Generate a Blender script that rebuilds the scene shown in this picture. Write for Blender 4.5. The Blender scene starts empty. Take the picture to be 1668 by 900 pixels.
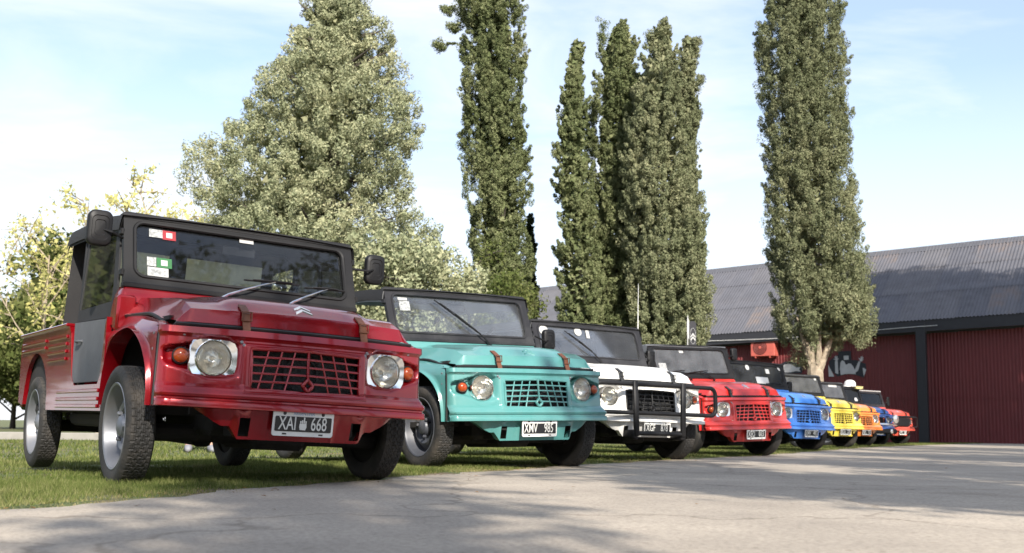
import bpy, math, random
import numpy as np
from mathutils import Vector, Matrix, Euler
rnd = random.Random(7); nr = np.random.default_rng(11)
C = bpy.context.scene.collection
S = bpy.context.scene
R = math.radians
PI = math.pi

# ------------------------------------------------------------------ camera, sky, sun, exposure
F, PT, RL, H = 1811.6, R(7.722), R(0.871), 0.333
cam = bpy.data.cameras.new('camera'); co = bpy.data.objects.new('camera', cam); C.objects.link(co)
cam.sensor_width = 36; cam.lens = F/1668*36; cam.clip_end = 3000; cam.clip_start = 0.05
fw = Vector((0, math.cos(PT), math.sin(PT))); rt0 = Vector((1, 0, 0)); up0 = rt0.cross(fw)
rt = rt0*math.cos(RL) + up0*math.sin(RL); up = -rt0*math.sin(RL) + up0*math.cos(RL)
co.matrix_world = Matrix(((rt.x, up.x, -fw.x, 0), (rt.y, up.y, -fw.y, 0), (rt.z, up.z, -fw.z, H), (0, 0, 0, 1)))
cam.dof.use_dof = True; cam.dof.focus_distance = 6.6; cam.dof.aperture_fstop = 4.6
S.camera = co
SUN_EL, SUN_AZ = R(33), R(16)            # azimuth: to the right of straight behind the camera
w = bpy.data.worlds.new('World'); S.world = w; w.use_nodes = True
nt = w.node_tree; nt.nodes.clear()
def N(t, **k):
    n = nt.nodes.new(t)
    for a, b in k.items(): setattr(n, a, b)
    return n
sky = N('ShaderNodeTexSky', sky_type='NISHITA', sun_disc=False, sun_elevation=SUN_EL, sun_rotation=PI-SUN_AZ, air_density=1.0, dust_density=0.6, ozone_density=3.5)
bg = N('ShaderNodeBackground'); out = N('ShaderNodeOutputWorld'); bg.inputs[1].default_value = 0.13
tc = N('ShaderNodeTexCoord'); mp = N('ShaderNodeMapping'); mp.inputs['Scale'].default_value = (1.1, 1.1, 4.2); mp.inputs['Rotation'].default_value = (0, R(14), 0)
nz = N('ShaderNodeTexNoise'); nz.inputs['Scale'].default_value = 1.9; nz.inputs['Detail'].default_value = 9; nz.inputs['Roughness'].default_value = 0.58; nz.inputs['Distortion'].default_value = 0.5
cr = N('ShaderNodeValToRGB'); cr.color_ramp.elements[0].position = 0.33; cr.color_ramp.elements[1].position = 0.66
sx = N('ShaderNodeSeparateXYZ'); mr = N('ShaderNodeMapRange'); mr.inputs[1].default_value = 0.05; mr.inputs[2].default_value = 0.30; mr.inputs[3].default_value = 1.0; mr.inputs[4].default_value = 0.28
mx = N('ShaderNodeMath', operation='MAXIMUM'); ml = N('ShaderNodeMath', operation='MULTIPLY'); ml.inputs[1].default_value = 0.9
mix = N('ShaderNodeMix', data_type='RGBA'); mix.inputs[7].default_value = (4.7, 4.8, 5.0, 1)
L = nt.links.new
L(tc.outputs['Generated'], mp.inputs[0]); L(mp.outputs[0], nz.inputs[0]); L(nz.outputs[0], cr.inputs[0])
L(tc.outputs['Generated'], sx.inputs[0]); L(sx.outputs[2], mr.inputs[0]); L(cr.outputs[0], ml.inputs[0])
L(ml.outputs[0], mx.inputs[0]); L(mr.outputs[0], mx.inputs[1]); L(mx.outputs[0], mix.inputs[0])
L(sky.outputs[0], mix.inputs[6]); L(mix.outputs[2], bg.inputs[0]); L(bg.outputs[0], out.inputs[0])
sun = bpy.data.lights.new('sun', 'SUN'); sun.energy = 4.6; sun.angle = R(0.5); sun.color = (1.0, 0.93, 0.83)
so = bpy.data.objects.new('sun', sun); C.objects.link(so)
sd = Vector((math.sin(SUN_AZ)*math.cos(SUN_EL), -math.cos(SUN_AZ)*math.cos(SUN_EL), math.sin(SUN_EL)))
so.rotation_euler = sd.to_track_quat('Z', 'Y').to_euler()
S.view_settings.view_transform = 'Standard'; S.view_settings.look = 'None'; S.view_settings.exposure = 0.95; S.view_settings.gamma = 1
S.cycles.max_bounces = 8; S.cycles.transparent_max_bounces = 24

# ------------------------------------------------------------------ helpers
def new_mat(name):
    m = bpy.data.materials.new(name); m.use_nodes = True; t = m.node_tree; t.nodes.clear()
    o = t.nodes.new('ShaderNodeOutputMaterial'); return m, t, o
def mat(name, col, rough=0.5, metal=0.0, coat=0.0, var=0.12, scale=6.0, bump=0.0, bscale=60.0, spec=0.5, dirt=None, dscale=3.0, damt=0.5, coatr=0.06):
    m, t, o = new_mat(name); p = t.nodes.new('ShaderNodeBsdfPrincipled')
    p.inputs['Roughness'].default_value = rough; p.inputs['Metallic'].default_value = metal
    p.inputs['Coat Weight'].default_value = coat; p.inputs['Coat Roughness'].default_value = coatr
    p.inputs['Specular IOR Level'].default_value = spec
    c = t.nodes.new('ShaderNodeTexCoord'); n = t.nodes.new('ShaderNodeTexNoise'); n.inputs['Scale'].default_value = scale; n.inputs['Detail'].default_value = 6
    t.links.new(c.outputs['Object'], n.inputs[0])
    r = t.nodes.new('ShaderNodeValToRGB'); r.color_ramp.elements[0].position = 0.3; r.color_ramp.elements[1].position = 0.7
    r.color_ramp.elements[0].color = (*[x*(1-var) for x in col], 1); r.color_ramp.elements[1].color = (*[min(1, x*(1+var)) for x in col], 1)
    t.links.new(n.outputs[0], r.inputs[0]); src = r.outputs[0]
    if dirt:
        n2 = t.nodes.new('ShaderNodeTexNoise'); n2.inputs['Scale'].default_value = dscale; n2.inputs['Detail'].default_value = 9; n2.inputs['Roughness'].default_value = 0.65
        t.links.new(c.outputs['Object'], n2.inputs[0]); r2 = t.nodes.new('ShaderNodeValToRGB'); r2.color_ramp.elements[0].position = 0.48; r2.color_ramp.elements[1].position = 0.75
        t.links.new(n2.outputs[0], r2.inputs[0]); mm = t.nodes.new('ShaderNodeMath'); mm.operation = 'MULTIPLY'; mm.inputs[1].default_value = damt
        t.links.new(r2.outputs[0], mm.inputs[0]); x = t.nodes.new('ShaderNodeMix'); x.data_type = 'RGBA'; x.inputs[7].default_value = (*dirt, 1)
        t.links.new(mm.outputs[0], x.inputs[0]); t.links.new(src, x.inputs[6]); src = x.outputs[2]
        ra = t.nodes.new('ShaderNodeMapRange'); ra.inputs[3].default_value = rough; ra.inputs[4].default_value = min(1, rough+0.3)
        t.links.new(mm.outputs[0], ra.inputs[0]); t.links.new(ra.outputs[0], p.inputs['Roughness'])
    t.links.new(src, p.inputs['Base Color'])
    if bump:
        n3 = t.nodes.new('ShaderNodeTexNoise'); n3.inputs['Scale'].default_value = bscale; n3.inputs['Detail'].default_value = 4
        t.links.new(c.outputs['Object'], n3.inputs[0]); b = t.nodes.new('ShaderNodeBump'); b.inputs['Strength'].default_value = bump; b.inputs['Distance'].default_value = 0.01
        t.links.new(n3.outputs[0], b.inputs['Height']); t.links.new(b.outputs[0], p.inputs['Normal'])
    t.links.new(p.outputs[0], o.inputs[0]); return m
def glass_mat(name, tint, dust_haze, dust_haze_col=(0.5, 0.52, 0.55), ribs=False):
    m, t, o = new_mat(name); tr = t.nodes.new('ShaderNodeBsdfTransparent'); tr.inputs[0].default_value = (*tint, 1)
    gl = t.nodes.new('ShaderNodeBsdfGlossy'); gl.inputs['Roughness'].default_value = 0.02
    fr = t.nodes.new('ShaderNodeFresnel'); fr.inputs[0].default_value = 1.45
    df = t.nodes.new('ShaderNodeBsdfDiffuse'); df.inputs[0].default_value = (*dust_haze_col, 1)
    c = t.nodes.new('ShaderNodeTexCoord'); n = t.nodes.new('ShaderNodeTexNoise'); n.inputs['Scale'].default_value = 5; n.inputs['Detail'].default_value = 8
    mr_ = t.nodes.new('ShaderNodeMapRange'); mr_.inputs[1].default_value = 0.3; mr_.inputs[2].default_value = 0.75; mr_.inputs[3].default_value = dust_haze*0.6; mr_.inputs[4].default_value = dust_haze*1.5
    t.links.new(c.outputs['Object'], n.inputs[0]); t.links.new(n.outputs[0], mr_.inputs[0])
    a = t.nodes.new('ShaderNodeMixShader'); b = t.nodes.new('ShaderNodeMixShader')
    t.links.new(mr_.outputs[0], a.inputs[0]); t.links.new(tr.outputs[0], a.inputs[1]); t.links.new(df.outputs[0], a.inputs[2])
    t.links.new(fr.outputs[0], b.inputs[0]); t.links.new(a.outputs[0], b.inputs[1]); t.links.new(gl.outputs[0], b.inputs[2])
    if ribs:
        wv = t.nodes.new('ShaderNodeTexWave'); wv.inputs['Scale'].default_value = 28; wv.inputs['Distortion'].default_value = 0.4; wv.bands_direction = 'X'
        bp = t.nodes.new('ShaderNodeBump'); bp.inputs['Strength'].default_value = 0.55; bp.inputs['Distance'].default_value = 0.006
        t.links.new(c.outputs['Object'], wv.inputs[0]); t.links.new(wv.outputs[1], bp.inputs['Height']); t.links.new(bp.outputs[0], gl.inputs['Normal']); t.links.new(bp.outputs[0], fr.inputs['Normal'])
    t.links.new(b.outputs[0], o.inputs[0]); return m
def leaf_mat(name, ca, cb, cc, trans=0.3, nscale=0.9):
    m, t, o = new_mat(name)
    g = t.nodes.new('ShaderNodeNewGeometry'); c = t.nodes.new('ShaderNodeTexCoord')
    n = t.nodes.new('ShaderNodeTexNoise'); n.inputs['Scale'].default_value = nscale; n.inputs['Detail'].default_value = 4
    t.links.new(c.outputs['Object'], n.inputs[0])
    ad = t.nodes.new('ShaderNodeMath'); ad.operation = 'MULTIPLY_ADD'; ad.inputs[1].default_value = 0.55; t.links.new(g.outputs['Random Per Island'], ad.inputs[0])
    m2 = t.nodes.new('ShaderNodeMapRange'); m2.inputs[1].default_value = 0.3; m2.inputs[2].default_value = 0.7; m2.inputs[3].default_value = 0; m2.inputs[4].default_value = 0.45
    t.links.new(n.outputs[0], m2.inputs[0]); t.links.new(m2.outputs[0], ad.inputs[2])
    r = t.nodes.new('ShaderNodeValToRGB'); e = r.color_ramp.elements; e[0].color = (*ca, 1); e[1].color = (*cc, 1); k = e.new(0.5); k.color = (*cb, 1)
    t.links.new(ad.outputs[0], r.inputs[0])
    d = t.nodes.new('ShaderNodeBsdfDiffuse'); tl = t.nodes.new('ShaderNodeBsdfTranslucent'); x = t.nodes.new('ShaderNodeMixShader'); x.inputs[0].default_value = trans
    t.links.new(r.outputs[0], d.inputs[0]); t.links.new(r.outputs[0], tl.inputs[0]); t.links.new(d.outputs[0], x.inputs[1]); t.links.new(tl.outputs[0], x.inputs[2])
    t.links.new(x.outputs[0], o.inputs[0]); return m

class MB:
    def __init__(s): s.v = []; s.f = []
    def add(s, vs, fs):
        b = len(s.v); s.v += [tuple(p) for p in vs]; s.f += [tuple(i+b for i in f) for f in fs]; return s
    def box(s, c, d, ch=0.0, M=None):
        hx, hy, hz = d[0]/2, d[1]/2, d[2]/2; ch = min(ch, hx*.9, hy*.9, hz*.9); vs = []; fs = []
        c = Vector(c)
        if ch <= 0:
            vs = [Vector((a*hx, b*hy, e*hz)) for a in (-1, 1) for b in (-1, 1) for e in (-1, 1)]
            fs = [(0, 1, 3, 2), (4, 6, 7, 5), (0, 4, 5, 1), (2, 3, 7, 6), (0, 2, 6, 4), (1, 5, 7, 3)]
        else:
            idx = {}
            for a in (-1, 1):
                for b in (-1, 1):
                    for e in (-1, 1):
                        for ax in range(3):
                            p = [a*(hx-ch), b*(hy-ch), e*(hz-ch)]; p[ax] = (a, b, e)[ax]*(hx, hy, hz)[ax]
                            idx[(a, b, e, ax)] = len(vs); vs.append(Vector(p))
            for ax in range(3):
                o1, o2 = (ax+1) % 3, (ax+2) % 3
                for sg in (-1, 1):
                    q = []
                    for u, v in ((-1, -1), (1, -1), (1, 1), (-1, 1)):
                        k = [0, 0, 0]; k[ax] = sg; k[o1] = u; k[o2] = v; q.append(idx[(*k, ax)])
                    fs.append(tuple(q if sg > 0 else q[::-1]))
            for ax in range(3):
                o1, o2 = (ax+1) % 3, (ax+2) % 3
                for u in (-1, 1):
                    for v in (-1, 1):
                        k0 = [0]*3; k1 = [0]*3; k0[ax] = -1; k1[ax] = 1
                        for k in (k0, k1): k[o1] = u; k[o2] = v
                        q = (idx[(*k0, o1)], idx[(*k1, o1)], idx[(*k1, o2)], idx[(*k0, o2)])
                        fs.append(q if u*v > 0 else q[::-1])
            for a in (-1, 1):
                for b in (-1, 1):
                    for e in (-1, 1):
                        q = (idx[(a, b, e, 0)], idx[(a, b, e, 1)], idx[(a, b, e, 2)]); fs.append(q if a*b*e > 0 else q[::-1])
        if M is not None: vs = [M @ v for v in vs]
        return s.add([v+c for v in vs], fs)
    def tube(s, pts, r, n=8, closed=False, caps=True):
        P = [Vector(p) for p in pts]; m = len(P)
        rr = r if isinstance(r, (list, tuple)) else [r]*m
        T = []
        for i in range(m):
            a = P[(i-1) % m] if (closed or i > 0) else P[i]; b = P[(i+1) % m] if (closed or i < m-1) else P[i]
            t = (b-a); T.append(t.normalized() if t.length > 1e-9 else Vector((0, 0, 1)))
        u = T[0].orthogonal().normalized(); vs = []
        for i in range(m):
            u = (u - T[i]*u.dot(T[i])); u = u.normalized() if u.length > 1e-6 else T[i].orthogonal().normalized()
            w_ = T[i].cross(u)
            for k in range(n):
                a = 2*PI*k/n; vs.append(P[i]+(u*math.cos(a)+w_*math.sin(a))*rr[i])
        fs = []
        for i in range(m if closed else m-1):
            j = (i+1) % m
            for k in range(n):
                l = (k+1) % n; fs.append((i*n+k, i*n+l, j*n+l, j*n+k))
        if caps and not closed: fs += [tuple(range(n))[::-1], tuple(range((m-1)*n, m*n))]
        return s.add(vs, fs)
    def lathe(s, prof, org, ax, n=32, su=1.0, sv=1.0, caps=True):
        ax = Vector(ax).normalized(); u = ax.orthogonal().normalized()
        if abs(ax.z) < 0.9: u = Vector((0, 0, 1)) - ax*ax.z; u.normalize()
        w_ = ax.cross(u); org = Vector(org); vs = []; fs = []
        for r_, h in prof:
            for k in range(n):
                a = 2*PI*k/n; vs.append(org+ax*h+u*(r_*math.cos(a)*su)+w_*(r_*math.sin(a)*sv))
        for i in range(len(prof)-1):
            for k in range(n):
                l = (k+1) % n; fs.append((i*n+k, i*n+l, (i+1)*n+l, (i+1)*n+k))
        if caps and prof[0][0] > 1e-5: fs.append(tuple(range(n))[::-1])
        if caps and prof[-1][0] > 1e-5: b = (len(prof)-1)*n; fs.append(tuple(range(b, b+n)))
        return s.add(vs, fs)
    def prism(s, poly, fn, t0, t1):
        n = len(poly); vs = [fn(a, b, t0) for a, b in poly]+[fn(a, b, t1) for a, b in poly]
        fs = [tuple(range(n))[::-1], tuple(range(n, 2*n))]+[(i, (i+1) % n, n+(i+1) % n, n+i) for i in range(n)]
        return s.add(vs, fs)
    def ring(s, outer, inner, fn, t0, t1):
        n = len(outer); vs = []
        for t in (t0, t1): vs += [fn(a, b, t) for a, b in outer]+[fn(a, b, t) for a, b in inner]
        fs = []
        for i in range(n):
            j = (i+1) % n
            fs += [(i, j, n+j, n+i), (2*n+i, 3*n+i, 3*n+j, 2*n+j), (i, 2*n+i, 2*n+j, j), (n+i, n+j, 3*n+j, 3*n+i)]
        return s.add(vs, fs)
    def grid(s, fn, U, V, mask=None, flip=False):
        nu, nv = len(U), len(V); vs = [fn(u, v) for v in V for u in U]; fs = []
        for j in range(nv-1):
            for i in range(nu-1):
                if mask and not mask((U[i]+U[i+1])/2, (V[j]+V[j+1])/2): continue
                q = (j*nu+i, j*nu+i+1, (j+1)*nu+i+1, (j+1)*nu+i); fs.append(q[::-1] if flip else q)
        return s.add(vs, fs)
    def mesh(s, name, ang=35):
        me = bpy.data.meshes.new(name); me.from_pydata(s.v, [], s.f); me.validate(); me.update()
        import bmesh
        b = bmesh.new(); b.from_mesh(me); bmesh.ops.recalc_face_normals(b, faces=b.faces); b.to_mesh(me); b.free()
        me.shade_smooth(); me.set_sharp_from_angle(angle=R(ang)); me.materials.append(None); return me
    def build(s, name, m, parent=None, ang=35): return obj(name, s.mesh(name, ang), m, parent)

def obj(name, me, m, parent=None, M=None):
    o = bpy.data.objects.new(name, me); C.objects.link(o)
    if parent is not None: o.parent = parent
    if M is not None: o.matrix_local = M
    if m is not None:
        if not len(me.materials): me.materials.append(None)
        o.material_slots[0].link = 'OBJECT'; o.material_slots[0].material = m
    return o
def tag(o, label=None, cat=None, group=None, kind=None):
    for k, v in (('label', label), ('category', cat), ('group', group), ('kind', kind)):
        if v: o[k] = v
    return o
def thing(name, label, cat, loc=(0, 0, 0), rz=0, group=None):
    o = bpy.data.objects.new(name, None); C.objects.link(o); o.location = loc; o.rotation_euler = (0, 0, rz); o.empty_display_size = 0.1
    return tag(o, label, cat, group)
def roundrect(hw, hh, r, n=6):
    P = []
    for cx, cy, a0 in ((hw-r, hh-r, 0), (-hw+r, hh-r, 90), (-hw+r, -hh+r, 180), (hw-r, -hh+r, 270)):
        for i in range(n+1):
            a = R(a0+90*i/n); P.append((cx+r*math.cos(a), cy+r*math.sin(a)))
    return P
def smooth(a, b, x):
    t = min(1, max(0, (x-a)/(b-a))); return t*t*(3-2*t)
def interp(P, x):
    if x <= P[0][0]: return P[0][1]
    for (a, b), (c, d) in zip(P, P[1:]):
        if x <= c: return b+(d-b)*(x-a)/(c-a)
    return P[-1][1]
_txt = {}
def text_mesh(body, size, sx_=1.0, bold=0.0, ext=0.0006):
    k = (body, size, sx_, bold)
    if k in _txt: return _txt[k]
    cu = bpy.data.curves.new('lettering', 'FONT'); cu.body = body; cu.size = size; cu.align_x = 'CENTER'; cu.align_y = 'CENTER'; cu.offset = bold; cu.extrude = ext; cu.resolution_u = 3
    o = bpy.data.objects.new('lettering', cu); C.objects.link(o); dg = bpy.context.evaluated_depsgraph_get(); dg.update()
    me = bpy.data.meshes.new_from_object(o.evaluated_get(dg)); bpy.data.objects.remove(o); bpy.data.curves.remove(cu)
    for v in me.vertices: v.co.x *= sx_
    me.materials.clear(); me.materials.append(None); _txt[k] = me; return me
def at(px, py, Y):                           # world point seen at a photograph pixel, at distance Y
    a, b = px-834, py-450; u = (a*math.cos(RL)+b*math.sin(RL))/F; ww = -(-a*math.sin(RL)+b*math.cos(RL))/F
    y = math.cos(PT)-ww*math.sin(PT); z = math.sin(PT)+ww*math.cos(PT)
    return Vector((u/y*Y, Y, H+z/y*Y))

# ------------------------------------------------------------------ materials
M = {}
M['black_fabric'] = mat('black_fabric', (0.012, 0.012, 0.0135), 0.75, bump=0.25, bscale=160, dirt=(0.06, 0.055, 0.05), damt=0.15)
M['grey_fabric'] = mat('grey_fabric', (0.10, 0.105, 0.115), 0.8, bump=0.25, bscale=120, dirt=(0.2, 0.2, 0.2), damt=0.3)
M['lining'] = mat('pale_lining', (0.30, 0.31, 0.33), 0.85)
M['black_paint'] = mat('black_paint', (0.008, 0.008, 0.009), 0.5, coat=0.0, spec=0.3, dirt=(0.05, 0.045, 0.04), damt=0.15)
M['grey_frame'] = mat('grey_frame', (0.018, 0.018, 0.021), 0.5, spec=0.3, dirt=(0.1, 0.1, 0.1), damt=0.3)
M['rubber'] = mat('rubber', (0.02, 0.019, 0.018), 0.72, dirt=(0.12, 0.10, 0.08), damt=0.5, dscale=7, bump=0.3, bscale=90)
M['seal'] = mat('seal_rubber', (0.012, 0.012, 0.012), 0.5)
M['rim'] = mat('rim_silver', (0.21, 0.22, 0.245), 0.40, metal=0.45, dirt=(0.2, 0.17, 0.14), damt=0.6)
M['rimdark'] = mat('rim_charcoal', (0.07, 0.075, 0.09), 0.45, metal=0.2, dirt=(0.2, 0.17, 0.14), damt=0.4)
M['chrome'] = mat('chrome', (0.78, 0.78, 0.78), 0.09, metal=1.0, var=0.05)
M['reflector'] = mat('reflector', (0.85, 0.83, 0.78), 0.16, metal=0.9, var=0.1, bump=0.5, bscale=22)
M['lens'] = glass_mat('lens_glass', (0.96, 0.96, 0.93), 0.03, (0.75, 0.74, 0.68), ribs=True)
M['amber'] = mat('amber_plastic', (0.30, 0.045, 0.006), 0.15, coat=0.6, var=0.25, scale=40)
M['under'] = mat('underbody', (0.012, 0.011, 0.011), 0.85, dirt=(0.05, 0.04, 0.03), damt=0.5)
M['radiator'] = mat('radiator_core', (0.03, 0.03, 0.03), 0.55, metal=0.4, var=0.6, scale=30, bump=0.9, bscale=130)
M['leather'] = mat('brown_leather', (0.13, 0.045, 0.02), 0.55, bump=0.3, bscale=80)
M['strap'] = mat('black_strap', (0.02, 0.02, 0.02), 0.5)
M['platewhite'] = mat('plate_white', (0.68, 0.68, 0.66), 0.4, dirt=(0.35, 0.31, 0.26), damt=0.35, dscale=9)
M['plateblack'] = mat('plate_black', (0.012, 0.012, 0.013), 0.4)
M['plategrey'] = mat('plate_letter', (0.60, 0.60, 0.57), 0.45)
M['plateblue'] = mat('plate_blue', (0.16, 0.30, 0.52), 0.5)
M['seat'] = mat('seat_vinyl', (0.025, 0.025, 0.028), 0.5, bump=0.2)
M['seatorange'] = mat('orange_vinyl', (0.65, 0.12, 0.04), 0.5)
M['paper'] = mat('sticker_white', (0.42, 0.42, 0.41), 0.5, var=0.06)
M['stred'] = mat('sticker_red', (0.25, 0.014, 0.02), 0.45)
M['stgreen'] = mat('sticker_green', (0.02, 0.12, 0.035), 0.45)
M['stgrey'] = mat('sticker_grey', (0.30, 0.31, 0.31), 0.5, var=0.5, scale=60)
M['stblue'] = mat('sticker_blue', (0.12, 0.22, 0.62), 0.5)
M['mirrorglass'] = mat('mirror_glass', (0.8, 0.8, 0.8), 0.03, metal=1)
M['vinyl'] = glass_mat('clear_vinyl', (0.88, 0.88, 0.85), 0.05, (0.7, 0.7, 0.6))
M['milky'] = glass_mat('milky_vinyl', (0.75, 0.75, 0.66), 0.55, (0.85, 0.84, 0.70))
# milky vinyl lets light through it
_t = M['milky'].node_tree
for n_ in list(_t.nodes):
    if n_.type == 'BSDF_DIFFUSE':
        tl_ = _t.nodes.new('ShaderNodeBsdfTranslucent'); tl_.inputs[0].default_value = (0.9, 0.9, 0.74, 1)
        for l_ in list(n_.outputs[0].links): _t.links.new(tl_.outputs[0], l_.to_socket)
G = {k: glass_mat('windscreen_'+k, t_, d_) for k, t_, d_ in (('dark', (0.80, 0.82, 0.83), 0.006), ('grey', (0.90, 0.92, 0.94), 0.055), ('pale', (0.86, 0.9, 0.95), 0.13))}  # grey and pale: dust plus sky reflection, put into the glass as diffuse colour
def paint(name, col, metal=0.0, rough=0.32, dirt=(0.3, 0.26, 0.22), damt=0.12, var=0.06, coat=0.7):
    return mat(name, col, rough, metal=metal, coat=coat, var=var, scale=2.5, bump=0.05, bscale=4, dirt=dirt, damt=damt, dscale=5, coatr=0.05)

# ------------------------------------------------------------------ the ground
EDGE = [(-9.0, -13.5), (-3.2, 0.2), (-1.52, 4.29), (-0.72, 6.47), (0.53, 9.24), (1.66, 11.4), (3.2, 14.1), (5.15, 18.4), (7.4, 23.2), (11.5, 30.5), (15.6, 37.2)]
ED = Vector((0.44, 0.90)).normalized(); EN = Vector((-ED.y, ED.x))     # along the edge, and into the lawn
def edge_x(y):
    E_ = [(b, a) for a, b in EDGE]
    if y < E_[0][0]: return E_[0][1]+(y-E_[0][0])*0.45
    if y > E_[-1][0]: return E_[-1][1]+(y-E_[-1][0])*0.6
    return interp(E_, y)
def lawn_z(x, y):
    d = (edge_x(y)-x)*0.88
    if d < 0: return 0.015
    return 0.036 + 0.004*math.sin(x*2.1+y*1.3) - 0.018*min(max(d-0.5, 0), 3.0)
def axis(lo, hi, fine0, fine1, step):
    A = list(np.arange(fine0, fine1+1e-6, step)); a = fine0; s_ = step
    while a > lo: s_ *= 1.5; a -= s_; A.insert(0, a)
    a = fine1; s_ = step
    while a < hi: s_ *= 1.5; a += s_; A.append(a)
    return A
m, t, o_ = new_mat('lawn_grass'); p = t.nodes.new('ShaderNodeBsdfPrincipled'); p.inputs['Roughness'].default_value = 0.9
c = t.nodes.new('ShaderNodeTexCoord'); n1 = t.nodes.new('ShaderNodeTexNoise'); n1.inputs['Scale'].default_value = 1.2; n1.inputs['Detail'].default_value = 10; n1.inputs['Roughness'].default_value = 0.7
r = t.nodes.new('ShaderNodeValToRGB'); r.color_ramp.elements[0].position = 0.35; r.color_ramp.elements[0].color = (0.055, 0.085, 0.022, 1); r.color_ramp.elements[1].position = 0.7; r.color_ramp.elements[1].color = (0.16, 0.18, 0.065, 1)
n2 = t.nodes.new('ShaderNodeTexNoise'); n2.inputs['Scale'].default_value = 60; n2.inputs['Detail'].default_value = 6; b = t.nodes.new('ShaderNodeBump'); b.inputs['Strength'].default_value = 0.8; b.inputs['Distance'].default_value = 0.03
L = t.links.new
L(c.outputs['Object'], n1.inputs[0]); L(n1.outputs[0], r.inputs[0]); n8 = t.nodes.new('ShaderNodeTexNoise'); n8.inputs['Scale'].default_value = 2.6; n8.inputs['Detail'].default_value = 8; L(c.outputs['Object'], n8.inputs[0])
r8 = t.nodes.new('ShaderNodeValToRGB'); r8.color_ramp.elements[0].position = 0.50; r8.color_ramp.elements[1].position = 0.62; L(n8.outputs[0], r8.inputs[0])
m8 = t.nodes.new('ShaderNodeMix'); m8.data_type = 'RGBA'; m8.inputs[7].default_value = (.17, .13, .08, 1); L(r8.outputs[0], m8.inputs[0]); L(r.outputs[0], m8.inputs[6]); L(m8.outputs[2], p.inputs['Base Color'])
L(c.outputs['Object'], n2.inputs[0]); L(n2.outputs[0], b.inputs['Height']); L(b.outputs[0], p.inputs['Normal']); L(p.outputs[0], o_.inputs[0])
M['lawn'] = m
g = MB().grid(lambda x, y: (x, y, lawn_z(x, y)), axis(-900, 900, -8, 18, 0.4), axis(-400, 1600, 0, 40, 0.4))
tag(g.build('lawn', M['lawn']), kind='structure')

m, t, o_ = new_mat('pale_concrete'); p = t.nodes.new('ShaderNodeBsdfPrincipled'); p.inputs['Roughness'].default_value = 0.88
c = t.nodes.new('ShaderNodeTexCoord'); n1 = t.nodes.new('ShaderNodeTexNoise'); n1.inputs['Scale'].default_value = 0.8; n1.inputs['Detail'].default_value = 12; n1.inputs['Roughness'].default_value = 0.65
r = t.nodes.new('ShaderNodeValToRGB'); r.color_ramp.elements[0].position = 0.3; r.color_ramp.elements[0].color = (0.29, 0.25, 0.205, 1); r.color_ramp.elements[1].position = 0.72; r.color_ramp.elements[1].color = (0.49, 0.425, 0.345, 1)
n2 = t.nodes.new('ShaderNodeTexNoise'); n2.inputs['Scale'].default_value = 55; n2.inputs['Detail'].default_value = 8; n2.inputs['Roughness'].default_value = 0.75
r2 = t.nodes.new('ShaderNodeValToRGB'); r2.color_ramp.elements[0].position = 0.36; r2.color_ramp.elements[0].color = (0.62, 0.62, 0.62, 1); r2.color_ramp.elements[1].position = 0.56
mm = t.nodes.new('ShaderNodeMix'); mm.data_type = 'RGBA'; mm.blend_type = 'MULTIPLY'; mm.inputs[0].default_value = 1
n4 = t.nodes.new('ShaderNodeTexVoronoi'); n4.inputs['Scale'].default_value = 9; r4 = t.nodes.new('ShaderNodeValToRGB'); r4.color_ramp.elements[0].position = 0.05; r4.color_ramp.elements[0].color = (0.6, 0.57, 0.52, 1); r4.color_ramp.elements[1].position = 0.12
mm2 = t.nodes.new('ShaderNodeMix'); mm2.data_type = 'RGBA'; mm2.blend_type = 'MULTIPLY'; mm2.inputs[0].default_value = 0.8
b = t.nodes.new('ShaderNodeBump'); b.inputs['Strength'].default_value = 0.5; b.inputs['Distance'].default_value = 0.006
L = t.links.new
L(c.outputs['Object'], n1.inputs[0]); L(n1.outputs[0], r.inputs[0]); L(c.outputs['Object'], n2.inputs[0]); L(n2.outputs[0], r2.inputs[0]); L(r.outputs[0], mm.inputs[6]); L(r2.outputs[0], mm.inputs[7])
L(c.outputs['Object'], n4.inputs[0]); L(n4.outputs[0], r4.inputs[0]); L(mm.outputs[2], mm2.inputs[6]); L(r4.outputs[0], mm2.inputs[7])
n5 = t.nodes.new('ShaderNodeTexNoise'); n5.inputs['Scale'].default_value = 2.2; n5.inputs['Detail'].default_value = 6
va = t.nodes.new('ShaderNodeVectorMath'); va.operation = 'MULTIPLY_ADD'; va.inputs[1].default_value = (.7, .7, .7)
L(c.outputs['Object'], n5.inputs[0]); L(n5.outputs[1], va.inputs[0]); L(c.outputs['Object'], va.inputs[2])
v6 = t.nodes.new('ShaderNodeTexVoronoi'); v6.feature = 'DISTANCE_TO_EDGE'; v6.inputs['Scale'].default_value = 0.42; L(va.outputs[0], v6.inputs[0])
r6 = t.nodes.new('ShaderNodeValToRGB'); r6.color_ramp.elements[0].position = 0.002; r6.color_ramp.elements[0].color = (.60, .58, .55, 1); r6.color_ramp.elements[1].position = 0.007; L(v6.outputs[0], r6.inputs[0])
n7 = t.nodes.new('ShaderNodeTexNoise'); n7.inputs['Scale'].default_value = 0.55; n7.inputs['Detail'].default_value = 9; n7.inputs['Roughness'].default_value = 0.7; L(c.outputs['Object'], n7.inputs[0])
r7 = t.nodes.new('ShaderNodeValToRGB'); r7.color_ramp.elements[0].position = 0.56; r7.color_ramp.elements[0].color = (1, 1, 1, 1); r7.color_ramp.elements[1].position = 0.68; r7.color_ramp.elements[1].color = (.74, .72, .70, 1); L(n7.outputs[0], r7.inputs[0])
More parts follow.
